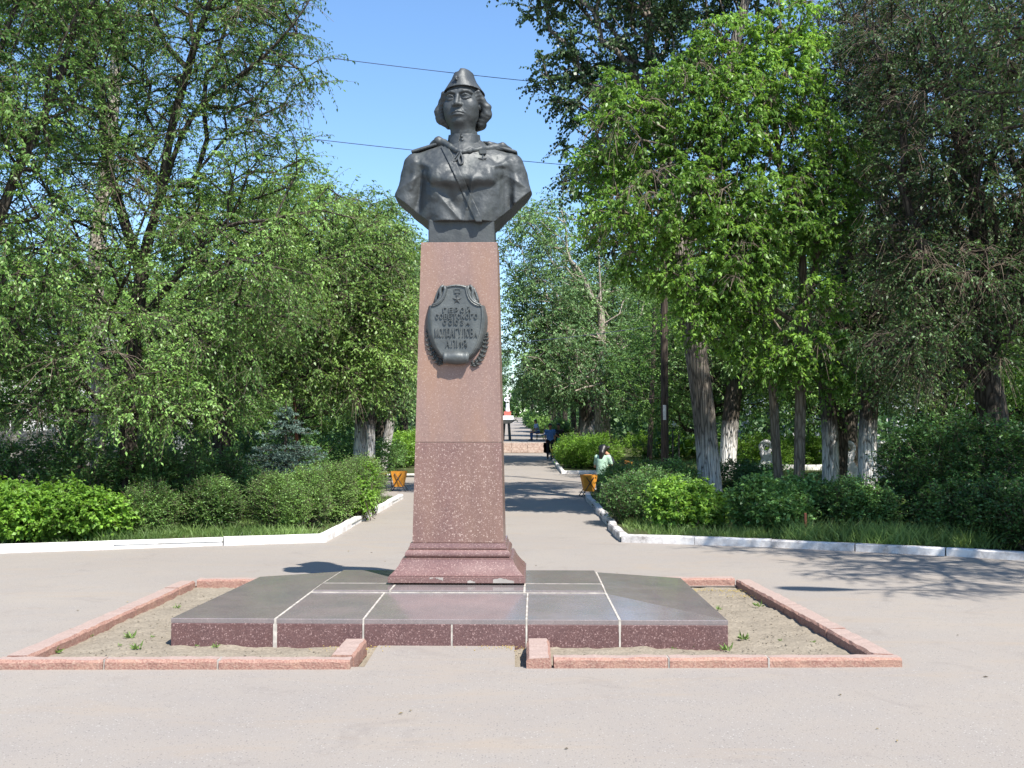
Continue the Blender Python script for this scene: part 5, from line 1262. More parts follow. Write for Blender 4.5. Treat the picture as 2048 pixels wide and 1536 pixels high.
# far wood closing the horizon, one mass that nobody could count
def wood(seed):
    rng = np.random.RandomState(seed); LV = Leaves(); n = 52000
    sd = np.where(rng.rand(n) < 0.5, -1, 1); x = sd * rng.uniform(9, 75, n); y = 66 + rng.uniform(-4, 10, n) - np.abs(x) * 0.12
    top = 9.5 + 3.0 * np.sin(x * 0.55) + 2 * np.sin(x * 1.3 + 1); z = np.array([zside(q) for q in y]) + top * rng.uniform(0, 1, n) ** 0.8
    P = np.stack([x, y, z], 1); P += rng.normal(0, 0.3, (n, 3)); D = rng.normal(0, 1, (n, 3)); D[:, 2] -= 0.3
    LV.add(leaf_quads(P, D, rng.normal(0, 0.6, (n, 3)) + np.array((0, -0.4, 0.8)), rng.uniform(0.35, 0.75, n), rng.uniform(0.25, 0.5, n), rng), np.clip(0.4 + vnoise(x, y, z, 0.5) + rng.normal(0, .12, n), 0, 1))
    n = 16000; x = np.where(rng.rand(n) < 0.5, -1, 1) * rng.uniform(6.5, 40, n); y = 50 + rng.uniform(-2, 3, n); z = np.array([zside(q) for q in y]) + (3.0 + 0.8 * np.sin(x * 0.9)) * rng.uniform(0, 1, n)
    P = np.stack([x, y, z], 1); LV.add(leaf_quads(P, rng.normal(0, 1, (n, 3)), rng.normal(0, 0.6, (n, 3)) + np.array((0, -0.4, 0.8)), rng.uniform(0.25, 0.45, n), rng.uniform(0.15, 0.3, n), rng), np.clip(0.25 + vnoise(x, y, z, 0.8), 0, 1))
    n = 26000; sd = np.where(rng.rand(n) < 0.5, -1, 1); y = rng.uniform(63, 225, n); x = sd * (5.2 + (y - 60) * 0.018 + rng.uniform(0, 5, n) ** 1.0) + np.where(sd < 0, -1.2, 0); z = np.array([zside(q) for q in y]) + (4.2 + 0.8 * np.sin(y * 0.4)) * rng.uniform(0, 1, n)
    P = np.stack([x, y, z], 1); LV.add(leaf_quads(P, rng.normal(0, 1, (n, 3)), rng.normal(0, 0.6, (n, 3)) + np.array((0, -0.4, 0.8)), rng.uniform(0.3, 0.6, n), rng.uniform(0.2, 0.4, n), rng), np.clip(0.35 + vnoise(x, y, z, 0.6), 0, 1))
    n = 12000; x = rng.uniform(-40, 40, n); y = 262 + rng.uniform(-3, 3, n) + 0 * x; z = 5.5 + rng.uniform(0, 1, n) * (7 + 3 * np.sin(x * 0.4) + np.abs(x) * 0.3)
    P = np.stack([x, y, z], 1); LV.add(leaf_quads(P, rng.normal(0, 1, (n, 3)), rng.normal(0, 0.6, (n, 3)) + np.array((0, -0.4, 0.8)), rng.uniform(0.7, 1.3, n), rng.uniform(0.5, 0.9, n), rng), np.clip(0.5 + vnoise(x, y, z, 0.3), 0, 1))
    o = LV.out('wood', L_FAR, None, (0, 0, 0)); o['kind'] = 'stuff'; o['label'] = 'dense far wood closing the view behind the park trees'
wood(99)

# ------------------------------------------------------------------ shrubs and hedges
def shrub(name, label, lobes, n, mat, seed, ln=0.05, wd=0.03, group=None, k=3, L=0.22, nleaf=7, hang=0.1, up=0.35, leaflets=1, stems=14, cat='bush', spread=0.8, droop=0.1, tint=0.5):
    rng = np.random.RandomState(seed)
    c = np.mean([l[0] for l in lobes], 0); base = np.array((c[0], c[1], zside(c[1])))
    t = thing(name, label, cat, base, group)
    tips = lobes_tips(lobes, n, rng, shell=0.9); tips[:, 2] = np.maximum(tips[:, 2], zside(c[1]) + rng.uniform(0.02, 0.2, n))
    cc = np.array([lobes[np.argmin([np.sum(((q - l[0]) / np.array(l[1:4])) ** 2) for l in lobes])][0] for q in tips[:]])
    D = unit(tips - cc + np.array((0, 0, 0.25)))
    LV = Leaves(); tw = []
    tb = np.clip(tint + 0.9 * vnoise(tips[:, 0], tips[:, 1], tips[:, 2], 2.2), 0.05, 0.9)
    sprays(LV, tips - D * L * 0.4, D, rng, k, L, droop, nleaf, ln, wd, hang, spread, tw, tb, leaflets, up)
    si = rng.choice(n, min(n, stems * 6), replace=False); A = []; B = []
    for q in si:
        l = lobes[rng.randint(len(lobes))]
        near = lobes[int(np.argmin([np.sum((tips[q] - l[0]) ** 2) for l in lobes]))][0]
        b0 = np.array((near[0] + rng.normal(0, 0.12), near[1] + rng.normal(0, 0.12), zside(c[1]) - 0.03)); mid_ = (b0 + tips[q]) / 2 + rng.normal(0, 0.04, 3)
        A += [b0, mid_]; B += [mid_, tips[q]]
    A, B = np.array(A), np.array(B); V, Q = tubes(A, B, np.full(len(A), 0.009), np.full(len(A), 0.006), 4)
    for x in tw: V2, Q2 = tubes(x[0], x[1], np.full(len(x[0]), 0.003), np.full(len(x[0]), 0.002), 3); Q = [Q] if not isinstance(Q, list) else Q; Q.append(Q2 + len(V)); V = np.concatenate([V, V2])
    mesh('stems', V, Q, B_TWIG, parent=t, loc=base)
    LV.out('foliage', mat, t, base); return t
def sl(px, d, h, rx, ry=None, zc=None):
    "shrub lobe standing on the ground, top at height h"
    g = zside(d); return (np.array((gx_(px, d), d, g + h * 0.5 if zc is None else zc)), rx, ry or rx, h * 0.52)
shrub('vine_bush', 'big bright yellow-green bush of large leaves behind the kerb at the edge', [sl(-40, 15.4, 0.92, .8), sl(60, 15.3, 0.80, .7), sl(150, 15.5, 0.80, .6), sl(215, 15.8, 0.62, .42)], 1500, L_BRIGHT, 51, 0.066, 0.046, k=3, L=0.2, nleaf=6, leaflets=2, hang=0.45, tint=0.6)
H = 'clipped green hedge bushes behind the kerb'
shrub('hedge_bush', 'dull fine-leaved round bush beside the bright leafy one', [sl(305, 16.4, 0.78, .44), sl(275, 16.2, 0.5, .33)], 900, L_HEDGE, 52, 0.034, 0.018, k=4, L=0.2, nleaf=9, tint=0.35)
shrub('hedge_bush', 'second fine-leaved round bush, under the dark elm branches', [sl(425, 16.9, 0.84, .46)], 900, L_HEDGE, 53, 0.036, 0.018, k=4, L=0.2, nleaf=9, tint=0.45)
shrub('hedge_bush', 'wide fresh-green bush with upright shoots in front of the blue spruce', [sl(548, 17.2, .88, .4), sl(612, 17.6, .94, .4), sl(580, 17.0, 0.7, .36)], 1300, L_HEDGE, 54, 0.036, 0.016, k=4, L=0.26, nleaf=10, up=0.9, tint=0.6)
shrub('hedge_bush', 'light green feathery hedge running beside the alley kerb', [sl(668, 18.6, 1.0, .4), sl(700, 19.8, 1.0, .4), sl(716, 21.2, 1.05, .44), sl(730, 22.8, 1.02, .44)], 1600, L_HEDGE, 55, 0.038, 0.016, k=4, L=0.28, nleaf=10, up=0.7, tint=0.7)
shrub('vine_bush', 'narrow yellow-green climber growing into the alley hedge', [sl(722, 19.6, 0.85, .22, .35), sl(735, 20.8, 1.0, .2, .4)], 230, L_BRIGHT, 56, 0.06, 0.04, k=3, L=0.18, nleaf=6, hang=0.4)
shrub('lilac_bush', 'dark bluish lilac shrubs behind the bright leafy bush', [sl(60, 17.5, 1.5, .7), sl(150, 18, 1.6, .7), sl(-60, 17.6, 1.6, .8)], 900, L_LILAC, 57, 0.055, 0.036, tint=0.35)
shrub('lilac_bush', 'dusty green lilac shrub between the elm trunks', [sl(300, 18.8, 1.45, .6), sl(250, 18.5, 1.3, .5), sl(380, 19, 1.35, .6)], 900, L_LILAC, 58, 0.052, 0.034, tint=0.5)
shrub('lilac_bush', 'shadowy shrub growing against the foot of the blue spruce', [sl(450, 19.8, 1.3, .6), sl(500, 19.2, 0.9, .5)], 500, L_LILAC, 59, 0.05, 0.034, tint=0.3)
shrub('hedge_bush', 'sunlit yellowish bush further down beside the pedestal', [sl(812, 44, 1.4, .9, 1.6), sl(826, 47, 1.3, .8, 1.4), sl(796, 42, 1.2, .8)], 700, L_BRIGHT, 60, 0.09, 0.06, L=0.35, tint=0.6)
shrub('hedge_bush', 'rough undergrowth at the foot of the whitewashed elms', [sl(650, 33.5, 1.3, 1.3), sl(740, 35, 1.3, 1.2), sl(590, 31, 1.3, 1.2), sl(690, 37, 1.5, 1.3), sl(770, 38.5, 1.2, .9)], 900, L_LILAC, 61, 0.085, 0.055, L=0.35, tint=0.5)
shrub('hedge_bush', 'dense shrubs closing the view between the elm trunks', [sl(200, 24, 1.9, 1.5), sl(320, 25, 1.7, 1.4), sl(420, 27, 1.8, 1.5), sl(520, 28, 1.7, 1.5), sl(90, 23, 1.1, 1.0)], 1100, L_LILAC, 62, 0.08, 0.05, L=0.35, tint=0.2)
# right side
shrub('hedge_bush', 'mixed low hedge in front of the two seated women', [sl(1248, 22.8, 0.9, .5), sl(1295, 22.3, 0.98, .6), sl(1345, 21.8, 1.0, .6), sl(1226, 25.6, .82, .36, .5)], 1500, L_HEDGE, 63, 0.05, 0.03, tint=0.6)
shrub('hedge_bush', 'deep green bush in shadow along the worn alley kerb', [sl(1262, 18.8, .88, .5, .9), sl(1300, 20.2, .9, .6, .8), sl(1350, 19.4, .8, .5)], 1100, L_LILAC, 64, 0.045, 0.03, tint=0.35)
shrub('maple_sapling', 'low bright maple shoots at the foot of the huge grey poplar', [sl(1340, 17.4, .82, .38), sl(1395, 17.2, .78, .36), sl(1420, 17.6, .6, .3), sl(1375, 16.9, .6, .35)], 420, L_MAPLE, 65, 0.075, 0.04, k=3, L=0.2, nleaf=5, leaflets=3, hang=0.5, tint=0.65)
shrub('currant_bush', 'rounded broad-leaved bush beside the rusty stake', [sl(1520, 16.6, .86, .48), sl(1600, 16.8, .84, .46), sl(1560, 16.3, .7, .46)], 1250, L_LILAC, 66, 0.062, 0.045, k=3, L=0.2, nleaf=6, leaflets=2, tint=0.6)
shrub('currant_bush', 'finer-leaved bush between the round bush and the dark shrubs', [sl(1690, 16.4, .86, .46), sl(1745, 16.3, .74, .4), sl(1655, 16.8, .76, .36)], 1100, L_LILAC, 67, 0.05, 0.034, tint=0.45)
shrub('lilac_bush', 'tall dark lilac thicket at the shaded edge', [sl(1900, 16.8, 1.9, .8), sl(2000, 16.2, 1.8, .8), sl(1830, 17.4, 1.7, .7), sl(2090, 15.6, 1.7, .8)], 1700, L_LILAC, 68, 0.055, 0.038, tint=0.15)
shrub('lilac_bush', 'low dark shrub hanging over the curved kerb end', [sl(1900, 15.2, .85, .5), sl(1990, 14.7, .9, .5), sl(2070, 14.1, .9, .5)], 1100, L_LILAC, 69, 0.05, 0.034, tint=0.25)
shrub('hedge_bush', 'sunny hedge beyond the short cross kerb, behind the green-shirted woman', [sl(1150, 42.5, 1.25, .8, 1.5), sl(1180, 41.5, 1.2, .9, 1.2), sl(1200, 44, 1.3, 1.0), sl(1135, 46.5, 1.1, .6, 1.6)], 1300, L_BRIGHT, 70, 0.075, 0.05, L=0.3, tint=0.5)
shrub('hedge_bush', 'sunlit hedge behind the globe lamp', [sl(1290, 52, 1.3, 1.2), sl(1340, 52, 1.3, 1.2), sl(1390, 51, 1.4, 1.2), sl(1440, 50, 1.3, 1.1)], 800, L_BRIGHT, 71, 0.1, 0.065, L=0.38, tint=0.5)
shrub('hedge_bush', 'bright bushes around the white bench ends', [sl(1510, 41.5, 1.3, 1.0), sl(1590, 42, 1.35, .9), sl(1640, 42, 1.3, .9), sl(1550, 41, 1.0, .8)], 900, L_BRIGHT, 72, 0.08, 0.05, L=0.35, tint=0.5)
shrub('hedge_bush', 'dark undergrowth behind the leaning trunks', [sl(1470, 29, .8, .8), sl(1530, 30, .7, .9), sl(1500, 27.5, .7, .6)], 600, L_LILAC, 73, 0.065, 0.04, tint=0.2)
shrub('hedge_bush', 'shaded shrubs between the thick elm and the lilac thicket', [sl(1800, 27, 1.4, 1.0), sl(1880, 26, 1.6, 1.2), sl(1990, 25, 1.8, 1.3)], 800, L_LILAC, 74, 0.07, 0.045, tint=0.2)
shrub('hedge_bush', 'hedge along the upper alley beside the man in jeans', [sl(1090, 74, 1.3, .6, 3), sl(1075, 90, 1.5, .7, 4), sl(1062, 110, 1.6, .8, 5), sl(1120, 66, 1.2, .7, 2)], 900, L_HEDGE, 75, 0.13, 0.08, L=0.45, tint=0.5)

# blue spruce
def spruce(base, h, seed):
    rng = np.random.RandomState(seed); base = np.array(base, float)
    t = thing('blue_spruce', 'small blue spruce with drooping silvery tiers behind the hedge', 'spruce', base)
    LV = Leaves(); A, B, Rr = [], [], []
    nz = 15
    for i in range(nz):
        f = i / (nz - 1); z = 0.35 + f * (h - 0.55) + rng.uniform(-0.06, 0.06); Lb = (1.30 * (1 - f) ** 1.1 + 0.10) * rng.uniform(0.85, 1.15)
        nb = 11 if f < 0.6 else 7
        for b in range(nb):
            a_ = 2 * math.pi * (b + 0.5 * (i % 2)) / nb + rng.uniform(-0.2, 0.2); Lq = Lb * rng.uniform(0.6, 1.2); zj = rng.uniform(-0.10, 0.10)
            m = max(4, int(Lq / 0.11)); s = np.linspace(0.12, 1, m)
            dirx = np.array((math.cos(a_), math.sin(a_), 0)); sid = np.array((-math.sin(a_), math.cos(a_), 0))
            P = base + dirx * (Lq * s)[:, None] + np.array((0, 0, 1)) * (z + zj - 0.22 * Lq * s + 0.16 * Lq * s ** 3)[:, None]
            A.append(P[:-1]); B.append(P[1:]); Rr.append(np.full(m - 1, 0.010))
            # side shoots
            for j in range(m):
                w_ = 0.30 * (1.1 - s[j]) * min(1, Lq) + 0.07
                for sg in (-1, 1):
                    d = unit(dirx * 0.8 + sid * sg * 0.75 + np.array((0, 0, -0.12 + rng.uniform(-.1, .1)))); q = P[j]
                    nn = 14; tt = rng.uniform(0, 1, nn)[:, None]
                    Pn = q + d * w_ * tt; dn = unit(d * 0.9 + rng.normal(0, 0.55, (nn, 3)) + np.array((0, 0, 0.22)))
                    tip_ = 0.35 + 0.45 * s[j] + rng.normal(0, 0.1, nn)
                    LV.add(leaf_quads(Pn, dn, rng.normal(0, 1, (nn, 3)) + np.array((0, 0, 1.0)), np.full(nn, 0.055), np.full(nn, 0.014), rng), np.clip(tip_, 0, 1))
    V, Q = tubes(np.concatenate(A), np.concatenate(B), np.concatenate(Rr), np.concatenate(Rr) * 0.8, 4)
    V2, Q2 = tubes(np.array([base]), np.array([base + (0, 0, h)]), np.array([0.07]), np.array([0.01]), 10)
    mesh('trunk', np.concatenate([V, V2]), [Q, Q2 + len(V)], B_ELM, parent=t, loc=base, smooth=True); LV.out('needles', L_SPRUCE, t, base); return t
spruce((gx_(572, 21.0), 21.0, 0.05), 2.25, 77)

# ------------------------------------------------------------------ grass and weeds
def grass(name, areas, seed, hmin=0.05, hmax=0.16):
    rng = np.random.RandomState(seed); Ps = []
    for (x0, x1, y0, y1, n, hs, ok) in areas:
        P = np.stack([rng.uniform(x0, x1, n), rng.uniform(y0, y1, n)], 1); m = ok(P[:, 0], P[:, 1])
        P = P[m]; cl_ = vnoise(P[:, 0], P[:, 1], 0 * P[:, 0], 1.3) > rng.uniform(-0.45, 0.15, len(P)); P = P[cl_]
        Ps.append(np.concatenate([P, np.array([[zside(y)] for y in P[:, 1]]), np.full((len(P), 1), hs)], 1))
    P = np.concatenate(Ps); n = len(P); hs = P[:, 3] * rng.uniform(0.4, 1.2, n); P = P[:, :3]
    D = unit(rng.normal(0, 0.45, (n, 3)) * np.array((1, 1, 0)) + np.array((0, 0, 1))); N_ = rng.normal(0, 1, (n, 3)); N_[:, 2] *= 0.2
    V = leaf_quads(P, D, N_, hs, np.full(n, 0.011), rng, 0.05); bend = unit(rng.normal(0, 1, (n, 3)) * np.array((1, 1, 0))) * (hs * rng.uniform(0.1, 0.5, n))[:, None]
    V[:, 2] += bend; T = np.clip(0.45 + vnoise(P[:, 0], P[:, 1], 0 * P[:, 0], 1.7) + rng.normal(0, 0.12, n), 0, 1)
    LV = Leaves(); LV.add(V, T); o = LV.out(name, L_GRASS, None, (0, 0, 0)); o['kind'] = 'stuff'; return o
yl = lambda x: np.interp(x, [-14, -6.97, -2.78], [11.8, 14.3, 15.8]); yr = lambda x: np.interp(x, [1.62, 3.7, 5.74, 6.55, 8.2, 14], [15.77, 15.07, 14.0, 13.44, 12.5, 9.2])
grass('grass', [(-12, -2.8, 12.5, 20, 26000, 0.10, lambda x, y: (y > yl(x) + 0.16)),
                (-5.5, -2.9, 16, 26, 9000, 0.12, lambda x, y: x < -2.95),
                (1.7, 12, 10, 20, 34000, 0.15, lambda x, y: (y > yr(x) + 0.16) & (x > 1.85) & ~((x < 2.5) & (y < 16.5))),
                (1.9, 6, 17, 27, 12000, 0.15, lambda x, y: x > 2.0),
                (-12, -3, 20, 40, 14000, 0.16, lambda x, y: (x < -5.4) | (y < 26)), (4.2, 16, 20, 50, 22000, 0.18, lambda x, y: x > 4.2)], 81)
# taller tussocks at the kerb
grass('tall_grass', [(3.9, 6.6, 14.2, 15.6, 5200, 0.34, lambda x, y: (y > yr(x) + 0.2)), (2.1, 3.9, 15.4, 16.4, 1800, 0.2, lambda x, y: (y > yr(x) + 0.2)), (-6.0, -3.0, 15.1, 16.6, 2600, 0.2, lambda x, y: y > yl(x) + 0.2)], 82)
def weed(p, s, seed, name='weed'):
    rng = np.random.RandomState(seed); n = 16; p = np.array(p, float)
    D = unit(rng.normal(0, 0.8, (n, 3)) * np.array((1, 1, 0.3)) + np.array((0, 0, 0.8))); LV = Leaves()
    LV.add(leaf_quads(np.repeat(p[None], n, 0) + rng.normal(0, 0.012, (n, 3)) * (1, 1, 0), D, rng.normal(0, 1, (n, 3)), s * rng.uniform(0.5, 1.1, n), np.full(n, s * 0.22), rng), rng.uniform(0.3, 0.9, n))
    return LV.out(name, L_GRASS, None, p)
wd = [weed((0, 0, 0), s, 90 + i) for i, s in enumerate((0.045, 0.055, 0.04))]
pts = [(178, 1272), (262, 1275), (305, 1273), (355, 1215), (275, 1297), (392, 1291), (432, 1293), (488, 1280), (205, 1258), (620, 1283), (108, 1305), (240, 1290), (1217, 1280), (1285, 1270), (1412, 1277), (1382, 1292), (1487, 1277), (1628, 1283), (1436, 1218), (1520, 1212), (1560, 1280), (1712, 1298), (1455, 1300), (1345, 1296)]
WL = ['weed clump near the outer left corner of the bare bed, beside the long side kerb', 'biggest weed tuft on the left soil, midway to the platform corner', 'weed tuft just right of the biggest one, near the platform corner', 'small weed high on the left soil, halfway along the side kerb',
      'tiny weed left of the front kerb joint', 'pale weed at the left front kerb joint', 'weed under the front face of the platform, above the left kerb joint', 'weed touching the platform face left of the first white joint', 'small weed between the side kerb and the biggest tuft', 'thin weed at the foot of the platform, left of the kerb return',
      'weed closest to the acute left front corner of the kerb', 'tiny weed by the front kerb, below the biggest tuft', 'weed at the platform foot on the last white joint', 'upright dark weed at the platform foot, right of the last white joint', 'leafy weed at the platform foot near its right corner', 'flat weed in front of the leafy weed, by the kerb',
      'small weed just past the right corner of the platform', 'weed in the right soil on the side nearest the kerb joint', 'weed beside the sloping right edge of the platform, half way back', 'tiny weed behind it on the right soil', 'small weed on the right soil in front of the shaded kerb', 'weed at the shaded right front corner of the bed',
      'tiny weed at the front kerb below the platform corner', 'tiny weed by the front kerb between the two upright ones']
for i, (x, y) in enumerate(pts):
    p = G(x, y, 0.0); p[2] = -0.005
    if i < 3: o = wd[i]; o.location = p
    else: o = wd[i % 3].copy(); COL.objects.link(o); o.location = p; o.rotation_euler = (0, 0, i * 1.7); 
    o.scale = (1 + 0.4 * math.sin(i * 2.1),) * 3
    nm_ = WL[i]
    tag(o, nm_, 'weed', 'weeds in the bare bed')

# a few dry leaves blown over the plaza
rng_l = np.random.RandomState(123); n = 46; P = np.stack([rng_l.uniform(-4.5, 4.5, n), rng_l.uniform(4.6, 14.5, n), np.full(n, 0.006)], 1); P = P[~((P[:, 0] > -3.6) & (P[:, 0] < 2.8) & (P[:, 1] > 7) & (P[:, 1] < 11.5))]
D = rng_l.normal(0, 1, (len(P), 3)); D[:, 2] = 0.1; LV = Leaves(); LV.add(leaf_quads(P, D, np.tile((0.05, 0.0, 1.0), (len(P), 1)), rng_l.uniform(0.02, 0.045, len(P)), rng_l.uniform(0.008, 0.018, len(P)), rng_l, 0.3), rng_l.uniform(0, 1, len(P)))
o = LV.out('fallen_leaves', leafmat('dry_leaves', (0.06, 0.045, 0.02), (0.28, 0.21, 0.08), 0.1), None, (0, 0, 0)); o['kind'] = 'stuff'
# ================================================================== POLES, WIRES, LAMPS, BENCHES
M_POLE = barkmat('weathered_pole_wood', (0.035, 0.028, 0.022), (0.10, 0.08, 0.065), 14, 0.06, strength=0.4)
M_RUST = plain('rusty_iron', (0.16, 0.06, 0.035), 0.85, 0.2)
M_IRON = plain('black_iron', (0.018, 0.018, 0.02), 0.5, 0.5)
M_ORANGE = plain('orange_paint', (0.62, 0.26, 0.03), 0.55, 0.4, var=0.15)
M_WIRE = plain('wire_sheath', (0.03, 0.04, 0.09), 0.6)
M_TAG = plain('white_tin_plate', (0.7, 0.7, 0.68), 0.5)
M_CONC = plain('white_concrete', (0.74, 0.73, 0.74), 0.8, 0.2, var=0.12)
M_GLASS = NT('opal_globe', 0.25, 0.5); M_GLASS.col((0.72, 0.76, 0.82)); M_GLASS = M_GLASS.m
M_GALV = plain('grey_lamp_steel', (0.35, 0.36, 0.37), 0.5, 0.5)
def pole(label, bottom, top, r, mat, tagz=None):
    b, t = np.array(bottom, float), np.array(top, float); o = thing('utility_pole', label, 'utility pole', b)
    mb = MB(); mb.tube([b + (t - b) * s for s in np.linspace(0, 1, 12)], np.linspace(r, r * 0.75, 12), 14); mb.out('pole', mat, o, b, smooth=True)
    if tagz is not None:
        p = b + (t - b) * (tagz - b[2]) / (t[2] - b[2]); mb = MB(); mb.box(p + np.array((-0.02, -r * 0.95, 0)), (0.09, 0.012, 0.42)); mb.out('number_plate', M_TAG, o, b)
    return o
d1, d2 = 40.0, 30.0
pt1 = W(1318, 420, d1); p1b = np.array((gx_(1297, d1), d1, zside(d1) - 0.1)); pole('thin dark utility pole leaning against the sky-lit poplar, the further of two', p1b, pt1, 0.105, M_POLE)
pt2 = W(1326, 170, d2); p2b = np.array((gx_(1329, d2), d2, zside(d2) - 0.1)); o = pole('thick upright utility pole with a white plate, the nearer of two', p2b, pt2, 0.115, M_POLE, W(1328, 825, d2)[2])
mb = MB(); mb.box((pt2[0], pt2[1] - 0.02, pt2[2] - 0.5), (1.3, 0.09, 0.09)); mb.out('crossarm', M_POLE, o, p2b)
for i in (-0.5, 0.5):
    mb = MB(); mb.lathe([(0.0001, 0.12), (0.035, 0.11), (0.05, 0.06), (0.03, 0.04), (0.045, 0.0), (0.0001, 0)], (pt2[0] + i, pt2[1] - 0.02, pt2[2] - 0.45), 10); mb.out('insulator', M_TAG, o, p2b)
plf = np.array((-14.5, 15.0, -0.02)); o = pole('utility pole outside the picture carrying the wires that cross the sky', plf, W(-900, -190, 15.0), 0.13, M_POLE)
def wire(a, b, sag, r, label):
    t = np.linspace(0, 1, 60)[:, None]; P = a + (b - a) * t; P[:, 2] -= 4 * sag * (t * (1 - t))[:, 0]
    mb = MB(); mb.tube(P, r, 5); o = mb.out('overhead_wire', M_WIRE, None, (0, 0, 0), smooth=True); tag(o, label, 'wire', 'overhead wires')
wire(W(-900, -130, 15.0), W(1326, 186, 30), 0.28, 0.009, 'upper thin wire crossing the sky above the bust')
wire(W(-900, 70, 15.0), W(1326, 345, 30), 0.22, 0.009, 'lower thin wire passing behind the shoulders of the bust')
wire(W(300, 690, 34), W(1318, 650, 40), 0.5, 0.008, 'faint low wire glimpsed left of the plaque among the crowns')

def globe_lamp(px, d, label, zt):
    b = np.array((gx_(px, d), d, zside(d))); o = thing('globe_lamp', label, 'street lamp', b, 'low globe lamps in the park')
    for s in (-0.13, 0.13): mb = MB(); mb.tube([b + np.array((s, 0, -0.05)), b + np.array((s, 0, zt - 0.2))], 0.035, 8); mb.out('post', M_IRON, o, b)
    mb = MB(); mb.box(b + np.array((0, 0, zt - 0.18)), (0.36, 0.12, 0.05)); mb.out('bracket', M_IRON, o, b)
    mb = MB(); mb.lathe([(0.17 * math.cos(a_), 0.17 * math.sin(a_)) for a_ in np.linspace(-1.5, 1.56, 12)], b + np.array((0, 0, zt)), 18); mb.out('globe', M_GLASS, o, b, smooth=True)
globe_lamp(1351, 44, 'white globe lamp on two black posts behind the upright pole', 1.72)
globe_lamp(1622, 46, 'dim globe lamp on two black posts behind the maple trunk', 1.9)
# double-armed street lamp beside the plaza, its shadow lies on the asphalt
b = np.array((9.0, 5.8, 0.0)); o = thing('street_lamp', 'tall double-armed street lamp beside the plaza, outside the picture', 'street lamp', b)
mb = MB(); mb.tube([b + (0, 0, z) for z in np.linspace(-0.05, 8.0, 10)], np.linspace(0.085, 0.05, 10), 12); mb.out('pole', M_GALV, o, b, smooth=True)
for hx, hy in ((6.42, 6.05), (7.15, 2.35)):
    a_ = np.array((9.0, 5.8, 7.9)); h_ = np.array((hx, hy, 8.05)); u = unit(h_ - a_)
    mb = MB(); mb.tube([a_, a_ + (h_ - a_) * 0.5 + (0, 0, 0.1), h_], 0.028, 8); mb.out('arm', M_GALV, o, b, smooth=True)
    mb = MB(); mb.tube([h_ - u * 0.35, h_ - u * 0.15, h_ + u * 0.1, h_ + u * 0.35, h_ + u * 0.42], (0.05, 0.11, 0.15, 0.12, 0.03), 10); mb.out('lamp_head', M_GALV, o, b, smooth=True)
# posts by the spruce and the bush
b = np.array((gx_(596, 24.3), 24.3, 0.0)); mb = MB(); mb.tube([b, b + (0.0, 0, 1.2), b + (-0.09, 0, 2.5)], (0.045, 0.042, 0.038), 8); tag(mb.out('rusty_post', M_RUST, None, b, smooth=True), 'leaning rusty iron post sticking out above the blue spruce', 'post')
b = np.array((gx_(1608, 15.6), 15.6, 0.03)); mb = MB(); mb.tube([b, b + (0.0, 0, 0.42)], (0.022, 0.018), 8); tag(mb.out('rusty_stake', M_RUST, None, b, smooth=True), 'short rusty stake in the grass in front of the round bush', 'stake')

def bin_(x, y, label, rz=0.0):
    z = zroad(y) if abs(x) < 4.2 else zside(y); b = (x, y, z); o = thing('litter_bin', label, 'litter bin', b, 'orange litter bins along the alley', rz)
    bm = bmesh.new(); t = 0.012
    ring = lambda w_, d_, zz: [bm.verts.new((sx * w_, sy * d_, zz)) for sx, sy in ((-1, -1), (1, -1), (1, 1), (-1, 1))]
    R0 = ring(0.12, 0.10, 0.13); R1 = ring(0.205, 0.16, 0.56); R2 = ring(0.19, 0.145, 0.56); R3 = ring(0.11, 0.09, 0.15)
    bm.faces.new(R0[::-1]); bm.faces.new(R3)
    for A, B in ((R0, R1), (R1, R2), (R2, R3)):
        for i in range(4): bm.faces.new((A[i], A[(i + 1) % 4], B[(i + 1) % 4], B[i]))
    bmesh.ops.recalc_face_normals(bm, faces=bm.faces); bm_out(bm, 'bucket', M_ORANGE, o)
    for sy in (-1, 1):
        for sx in (-1, 1):
            mb = MB(); mb.tube([(sx * 0.23, sy * 0.17, 0.0), (sx * 0.15, sy * 0.175, 0.12), (0.0, sy * 0.17, 0.36), (-sx * 0.10, sy * 0.168, 0.50)], 0.012, 6); mb.out('leg', M_IRON, o)
    mb = MB(); mb.tube([(-0.23, -0.17, 0.02), (-0.23, 0.17, 0.02)], 0.009, 6); mb.out('crossbar', M_IRON, o)
bin_(gx_(1177, 27.4), 27.4, 'orange tapered litter bin beside the seated women, on black crossed legs', 0.15)
bin_(gx_(799, 29.3), 29.3, 'orange litter bin by the hedge end, seen just left of the pedestal', -0.1)
bin_(gx_(1111, 50.5), 50.5, 'small far orange bin beside the two walking men', 0.2)
bin_(gx_(829, 52), 52, 'far orange bin barely showing at the edge of the pedestal', 0.1)
